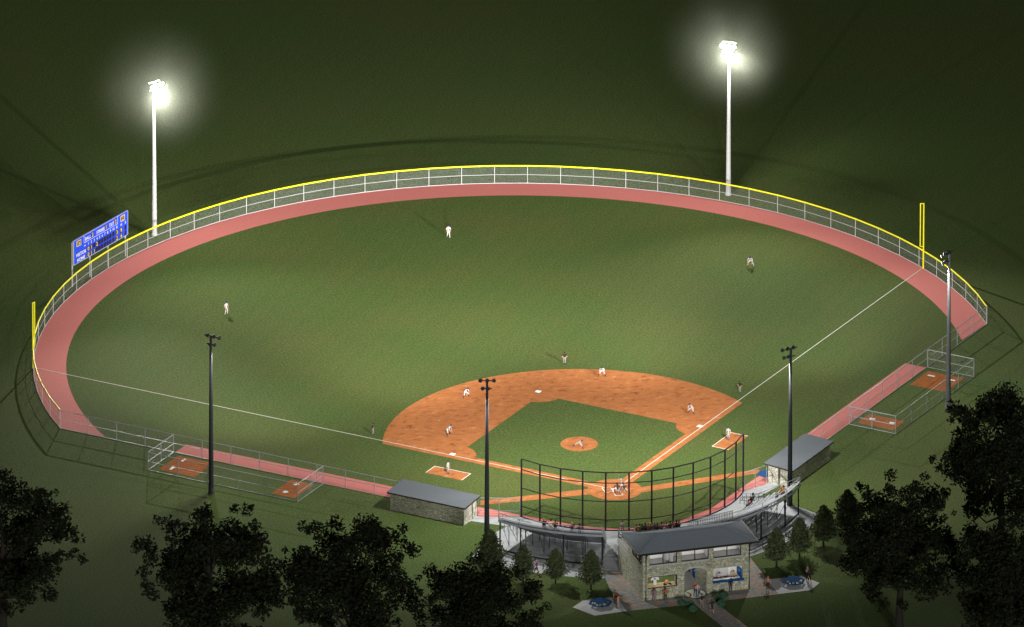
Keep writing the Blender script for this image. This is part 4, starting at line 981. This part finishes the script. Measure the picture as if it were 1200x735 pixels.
def pose_mesh(pn):
    if pn in PM: return PM[pn]
    J = POSES[pn]; names = list(J); me = bpy.data.meshes.new('skel')
    me.from_pydata([J[n_] for n_ in names], [(names.index(a), names.index(c_)) for a, c_, _ in BONES], [])
    o = bpy.data.objects.new('skel', me); COL.objects.link(o)
    md = o.modifiers.new('s', 'SKIN'); md.use_smooth_shade = True; md.branch_smoothing = .6
    sv = me.skin_vertices[0].data
    for i, n_ in enumerate(names):
        r = RADS.get(n_) or RADS[n_[:2]]; sv[i].radius = (r, r*(.72 if n_ in ('ch', 'pel') else 1)); sv[i].use_root = (n_ == 'pel')
    sub = o.modifiers.new('u', 'SUBSURF'); sub.levels = 1; sub.render_levels = 1
    dg = bpy.context.evaluated_depsgraph_get(); dg.update(); ev = o.evaluated_get(dg); em = ev.to_mesh()
    mb = MB(); vs = [v.co.copy() for v in em.vertices]
    def near(c):
        best = 9; bi = 0
        for a, c_, k in BONES:
            A, B = Vector(J[a]), Vector(J[c_]); d = B-A; t_ = max(0, min(1, (c-A).dot(d)/d.length_squared)); r = (RADS.get(a) or RADS[a[:2]])
            dd = (c-A-d*t_).length/r**.5
            if dd < best: best = dd; bi = k
        return bi
    for p in em.polygons:
        mb.f.append(tuple(p.vertices)); mb.m.append(near(p.center))
    mb.v = [tuple(v) for v in vs]
    ev.to_mesh_clear(); bpy.data.objects.remove(o)
    h = Vector(J['hd']); mb.ball(h, (.092, .108, .125), 10, 8, 2)                       # skull, then nose and ears
    f_ = (h-Vector(J['nk'])); tilt = max(-.04, min(.1, f_.y*.2))
    mb.ball(h+Vector((0, .11, -.02)), (.018, .03, .026), 6, 4, 2)
    for s_ in (-1, 1):
        mb.ball(h+Vector((.093*s_, 0, -.01)), (.016, .028, .035), 6, 4, 2); mb.ball(h+Vector((.035*s_, .1, .022)), (.014, .012, .01), 6, 4, 3)
    mb.ball(h+Vector((0, .1, -.062)), (.028, .012, .008), 6, 4, 0)
    for s_ in 'LR':                                                                          # fingers and thumb
        wv, hv = Vector(J['wr'+s_]), Vector(J['ha'+s_]); d = (hv-wv).normalized(); sdv = d.cross(Vector((0, 1, .2))).normalized(); pn_ = d.cross(sdv)
        for k_, (of, ln) in enumerate(((-.03, .07), (-.01, .085), (.011, .08), (.031, .06))):
            a = hv+sdv*of+d*.015; b2_ = a+d*ln*.55+pn_*.01; mb.tube(a, b2_, .011, .010, 5, 2); mb.tube(b2_, b2_+d*ln*.45+pn_*.03, .010, .008, 5, 2)
        sg = 1 if s_ == 'L' else -1
        a = hv-d*.02+sdv*.035*sg; mb.tube(a, a+sdv*.035*sg+d*.04, .013, .010, 5, 2)
    me2 = mb.mesh('body', [m_skin]*5, True); PM[pn] = me2; return me2

cmat = {}
def cm(c):
    if c not in cmat: cmat[c] = mat('cloth %d' % len(cmat), c, .85, var=.06, scale=9)
    return cmat[c]
WHT, GRY, NVY, BLK, GRN, RED, ORG, PUR, TAN, BRN, DEN, PNK, MAR, CRM, LGY, CHR, HAIRD, HAIRB, HAIRL = (.46, .46, .48), (.22, .215, .22), (.015, .02, .09), (.012, .012, .014), (.01, .16, .06), (.4, .03, .02), (.7, .25, .06), (.16, .02, .28), (.5, .36, .18), (.2, .07, .03), (.05, .07, .16), (.75, .14, .24), (.25, .02, .03), (.75, .62, .52), (.36, .36, .38), (.04, .044, .056), (.015, .01, .008), (.09, .04, .015), (.35, .2, .08)
CAPM = {}
def head_mesh(kind, J, pn):
    key = (kind, pn)
    if key in CAPM: return CAPM[key]
    h = Vector(J['hd']); mb = MB()
    prof = [(.104, -.01), (.108, .04), (.095, .09), (.06, .13), (.015, .142)]
    if kind == 'hair': prof = [(.09, -.07), (.104, 0), (.108, .05), (.095, .1), (.055, .137), (.012, .145)]
    mb.lathe(prof, 12, Matrix.Translation(h+Vector((0, -.012 if kind == 'hair' else 0, .0))))
    if kind == 'long': mb.lathe([(.05, -.3), (.095, -.2), (.105, 0), (.1, .06)], 10, Matrix.Translation(h+Vector((0, -.045, 0))))
    if kind in ('cap', 'helmet'): mb.add([h+Vector(v) for v in ((-.085, .05, .01), (.085, .05, .01), (.07, .2, -.01), (-.07, .2, -.01), (-.085, .05, .026), (.085, .05, .026), (.07, .2, .006), (-.07, .2, .006))], [(3, 2, 1, 0), (4, 5, 6, 7), (0, 1, 5, 4), (1, 2, 6, 5), (2, 3, 7, 6), (3, 0, 4, 7)])
    if kind == 'helmet': mb.lathe([(.118, -.09), (.12, .0), (.11, .05)], 12, Matrix.Translation(h+Vector((0, -.03, 0))))
    me = mb.mesh(kind, m_skin, True); CAPM[key] = me; return me

def person(loc, pose, face, label, shirt, pants, shoes=BLK, lower=None, head='hair', headc=HAIRD, sc=1.0, sleeves=None, group=None, glove=None, skin=None):
    """face: a point on the ground the figure is turned toward"""
    J = POSES[pose]; loc = Vector(loc)
    rz = atan2(-(face[0]-loc.x), face[1]-loc.y)
    T = thing('person', label, 'person', loc, rz, group); T.scale = (sc, sc, sc)
    o = bpy.data.objects.new('body', pose_mesh(pose)); COL.objects.link(o); o.parent = T
    for i, m_ in enumerate((cm(shirt), cm(pants), m_skin, cm(shoes), cm(lower or pants))):
        o.material_slots[i].link = 'OBJECT'; o.material_slots[i].material = m_
    hn = {'cap': 'cap', 'hair': 'hair', 'long': 'hair', 'helmet': 'helmet'}[head]
    h = bpy.data.objects.new(hn, head_mesh(head, J, pose)); COL.objects.link(h); h.parent = T
    h.material_slots[0].link = 'OBJECT'; h.material_slots[0].material = cm(headc)
    if glove:
        hv = Vector(J['ha'+glove]); gb = MB(); gb.ball(hv+Vector((0, .05, -.03)), (.13, .07, .15), 9, 6)
        for k_ in range(4): gb.tube(hv+Vector((-.08+.05*k_, .06, .02)), hv+Vector((-.1+.065*k_, .1, -.16)), .035, .025, 6)
        g_ = obj('glove', gb, m_leather, T, True, True)
    return T

HOME = (0, 0); PL = 'baseball players and officials on the field'
fielders = [
    ((265, 369), 'glove', HOME, 'outfielder in white uniform and navy cap standing alone in left field', 1.22, 'R'),
    ((525.5, 279), 'walk', HOME, 'outfielder in white uniform and navy cap walking in centre field', 1.2, 'L'),
    ((879.5, 312.5), 'ready', (8, 8), 'outfielder in white uniform bending forward in right field', 1.22, 'R'),
    ((546, 466), 'ready', (4, 6), 'fielder in white crouching on the clay between second base and third base', 1.16, 'R'),
    ((525.5, 510), 'ready', (12, 2), 'fielder in white crouching with glove low on the clay near third base', 1.2, 'R'),
    ((705.5, 441.5), 'ready', (-4, 4), 'fielder in white crouching at the back edge of the clay right of second base', 1.2, 'R'),
    ((810, 485), 'ready', (-2, 8), 'fielder in white crouching on the clay behind first base', 1.22, 'R')]
for (px, py), po, fc, lab, sc, gl in fielders:
    person(G(px, py, .04), po, fc, lab, WHT, WHT, CHR, NVY if 'crouch' in lab else LGY, 'cap', NVY, sc, group=PL, glove=gl)
person(G(678.5, 525.5, .06), 'pitch', (6, 4), 'pitcher in white uniform lunging forward on the round clay mound', WHT, WHT, NVY, NVY, 'cap', NVY, 1.15, group=PL, glove='L')
for (px, py), fc, lab in (((437, 510), (10, 10), 'umpire in dark shirt, hands on hips, just inside the left foul line'), ((661.5, 426.5), HOME, 'umpire in dark shirt, hands on hips, on the grass behind second base'), ((867, 460.5), (0, 10), 'umpire in dark shirt, hands on hips, beside the right foul line')):
    person(G(px, py, .03), 'hips', fc, lab, BLK, (.2, .195, .2), BLK, (.2, .195, .2), 'cap', BLK, 1.06, group=PL)
for (px, py), fc, lab in (((525, 555.5), (0, -10), 'coach in white standing in the left coaching box'), ((853.5, 515.5), (-10, -20), 'coach in white standing in the right coaching box')):
    person(G(px, py, .05), 'stand', fc, lab, WHT, LGY, NVY, GRY, 'cap', CHR, 1.18, group=PL)
bt = person((1.0, .15, .07), 'bat', (-10, 2.0), 'batter in white with green helmet at the right of home plate', WHT, WHT, NVY, LGY, 'helmet', GRN, 1.16, group=PL)
bb = MB(); bb.lathe([(.035, -.06), (.025, 0), (.03, .4), (.055, .72), (.055, .95), (.03, 1.0)], 10)
bo = obj('baseball_bat', bb, m_leather, smooth=True); bo.location = (1.0-.12, .15+.42, .07+1.66); bo.rotation_euler = (radians(-22), radians(-28), 0); tag(bo, 'brown bat raised in the hands of the batter with the green helmet', 'bat')
person((.05, -1.15, .07), 'squat', (0, 10), 'catcher squatting behind home plate in dark gear', CHR, WHT, NVY, NVY, 'helmet', NVY, 1.2, group=PL, glove='L')
person((.75, -2.15, .07), 'ready', (-.3, 10), 'umpire in dark shirt and grey trousers crouching behind the catcher', CHR, GRY, BLK, GRY, 'cap', BLK, 1.12, group=PL)

VIS = 'visitors around the stone building'
people = [
    ((767, 705.5), 'stand', (-5, -36), 'person in plum check shirt facing the left display window', (.3, .14, .2), GRY, HAIRB, 'hair', 1.18),
    ((780, 704.5), 'stand', (-4.6, -36), 'person in rust shirt facing the left display window', (.38, .12, .05), CHR, HAIRD, 'hair', 1.18),
    ((814.6, 698.4), 'talk', (-.5, -48), 'person in red shirt on the floor medallion, behind the one in white', RED, BLK, HAIRL, 'hair', 1.2),
    ((817.3, 699.6), 'stand', (0, -36), 'person in white shirt and blue jeans on the floor medallion', WHT, (.12, .15, .35), HAIRL, 'cap', 1.2),
    ((822.5, 712), 'walk', (0, -40), 'person in black shirt and grey trousers on the path below the medallion', BLK, GRY, HAIRB, 'hair', 1.22),
    ((834.2, 718.5), 'walk', (0, -40), 'person in black top and shorts on the front path', BLK, BLK, HAIRB, 'long', 1.22),
    ((856.5, 693.5), 'stand', (4.8, -36), 'person in black top and blue jeans at the blue serving counter', (.012, .012, .03), DEN, HAIRD, 'hair', 1.18),
    ((721.5, 707.5), 'stand', (-14, -42), 'person in brown jacket beside the left picnic table', (.24, .10, .07), CHR, (.3, .1, .06), 'hair', 1.2),
    ((724.7, 713), 'talk', (-14, -41), 'person in orange top and grey trousers beside the left picnic table', ORG, (.3, .22, .24), HAIRD, 'hair', 1.22),
    ((900, 691.5), 'stand', (8, -46), 'person in pink checked shirt left of the right picnic table', (.45, .2, .2), BLK, (.3, .1, .05), 'hair', 1.22),
    ((946, 680), 'talk', (18, -42), 'person in grey check shirt standing behind the right picnic pad', (.3, .22, .24), BLK, (.3, .13, .06), 'hair', 1.2),
    ((949, 684.5), 'walk', (16, -39), 'person in black vest and shorts on the right picnic pad', BLK, BLK, HAIRD, 'long', 1.2),
    ((629, 672), 'walk', (-25, -22), 'person in purple top between two young trees on the left plaza', PUR, MAR, ORG, 'hair', 1.12),
    ((729.6, 623.8), 'stand', (0, 10), 'person in cream coat standing at the gap in the grandstands', CRM, (.2, .1, .1), HAIRD, 'hair', 1.02)]
for (px, py), po, fc, lab, sh_, pa, hc, hd, sc in people:
    low = m = None
    person(G(px, py, .05), po, fc, lab, sh_, pa, BLK, (.48, .26, .17) if 'shorts' in lab else pa, hd, hc, sc, group=VIS)
for x_, y_, lab, sh_, hc in ((3.75, BY0+.75, 'server in white shirt behind the left part of the serving counter', WHT, HAIRB), (5.9, BY0+.8, 'server in tan shirt behind the right part of the serving counter', TAN, HAIRD)):
    person((x_, BY0+1.3, .72), 'serve', (x_, -60), lab, sh_, BLK, BLK, BLK, 'hair', hc, 1.12, group=VIS)

def seat_hit(px, py):
    """where a sight line meets the sloping plane of the seats"""
    d = ray(px, py); t_ = (8-CAM.z)/d.z
    for _ in range(4000):
        q_ = CAM+d*t_
        R = hypot(q_.x, q_.y)
        if q_.z <= ZB0+.45+(ZBT-ZB0)*(R-RB0-.42)/(rowr(NR-1)-RB0) and R < RBT+.2: break
        t_ += .02
    return q_
def sit(az, row, lab, sh_, pa, hc, sc=1.05, hd='hair'):
    a = radians(az); p = pol(rowr(row)+.42, a, rowz(row)+.45)
    person(p, 'sit', (14*sin(az*37), 14+8*sin(az*11)), lab, sh_, pa, BLK, pa, hd, hc, sc, group='spectators on the grandstands')
def az_at(px, py, z): g = G(px, py, z); return math.degrees(atan2(g.x, -g.y))
top = NR-1
SEATED = [  # pixel on the top row
    (637.5, 616.5, 'spectator in black, alone, leftmost on the left grandstand', BLK, BLK, HAIRL), (646, 618, 'spectator in cream top beside a larger one in black on the left grandstand', CRM, TAN, HAIRD), (650.8, 618.5, 'spectator in black jacket just right of the one in cream on the left grandstand', BLK, BLK, HAIRB),
    (670.5, 621.5, 'spectator in navy with orange hair on the left grandstand', NVY, NVY, ORG), (678.5, 622.5, 'spectator in dark blue, nearest the gap on the left grandstand', (.03, .03, .07), CHR, HAIRD),
    (745.5, 622.5, 'spectator in tan coat, leftmost above the roof ridge', (.5, .25, .14), TAN, HAIRB), (749.5, 622.5, 'spectator in peach top just right of the tan coat', (.6, .3, .2), TAN, HAIRD), (752.5, 622, 'spectator in black just right of the one in peach above the roof ridge', BLK, BLK, HAIRD), (756.3, 621.5, 'spectator in black with brown hair next to the pink top', BLK, BLK, HAIRB),
    (759.3, 621.5, 'spectator in pink top left of the orange one above the roof', (.7, .3, .28), MAR, HAIRL), (762.3, 621, 'spectator in orange top with blond hair above the roof', (.6, .18, .04), BRN, (.6, .4, .25)), (766.3, 620.5, 'spectator in blue denim shirt above the roof', (.08, .13, .22), DEN, HAIRL), (770, 620, 'spectator in dark navy shirt next to the blue denim one', (.03, .03, .06), BLK, HAIRB),
    (775, 619.5, 'spectator in bright pink top with black hair', PNK, BLK, HAIRD), (780, 618.5, 'spectator in pale grey top with red hair above the roof', (.55, .52, .56), TAN, (.35, .08, .03)), (784.5, 618, 'spectator in dark brown jacket right of the pale grey top', (.1, .05, .045), BRN, HAIRD),
    (788.5, 617.5, 'spectator in salmon top between two dark jackets', (.7, .28, .2), BLK, HAIRL), (791.3, 617, 'spectator in black just right of the salmon top', BLK, BLK, HAIRD), (794.3, 616.5, 'spectator in navy jacket, rightmost above the roof ridge', (.015, .015, .04), BLK, HAIRB)]
for px, py, lab, sh_, pa, hc in SEATED: sit(az_at(px, py, rowz(top)+.45), top, lab, sh_, pa, hc, 1.15+.2*((px*7.3) % 1))
for px, py, lab, sh_, pa, hc in ((849.3, 602.5, 'spectator in dark grey by the picket rail on the right grandstand', CHR, GRY, HAIRD), (852.5, 600.5, 'spectator in black just right of the dark grey one by the picket rail', BLK, BLK, HAIRD), (866.8, 597.5, 'small spectator in pink on the right grandstand', PNK, GRY, HAIRD), (869.8, 595.5, 'spectator in lilac beside the small one in pink', (.4, .33, .42), BRN, HAIRB), (873, 593.5, 'spectator in black right of the lilac one', BLK, BLK, HAIRL),
                               (913.6, 582, 'small spectator in black high on the right end of the grandstand', BLK, BLK, ORG), (917, 579, 'spectator in orange top near the right end of the grandstand', (.6, .25, .12), BRN, ORG), (920, 577, 'spectator in peach top, rightmost on the grandstand', (.75, .36, .25), TAN, HAIRD)):
    q_ = seat_hit(px, py); R = hypot(q_.x, q_.y); row = max(0, min(top, round((R-.42-RB0)/(rowr(1)-rowr(0)))))
    sit(math.degrees(atan2(q_.x, -q_.y)), row, lab, sh_, pa, hc, .9 if 'small' in lab else 1.2)
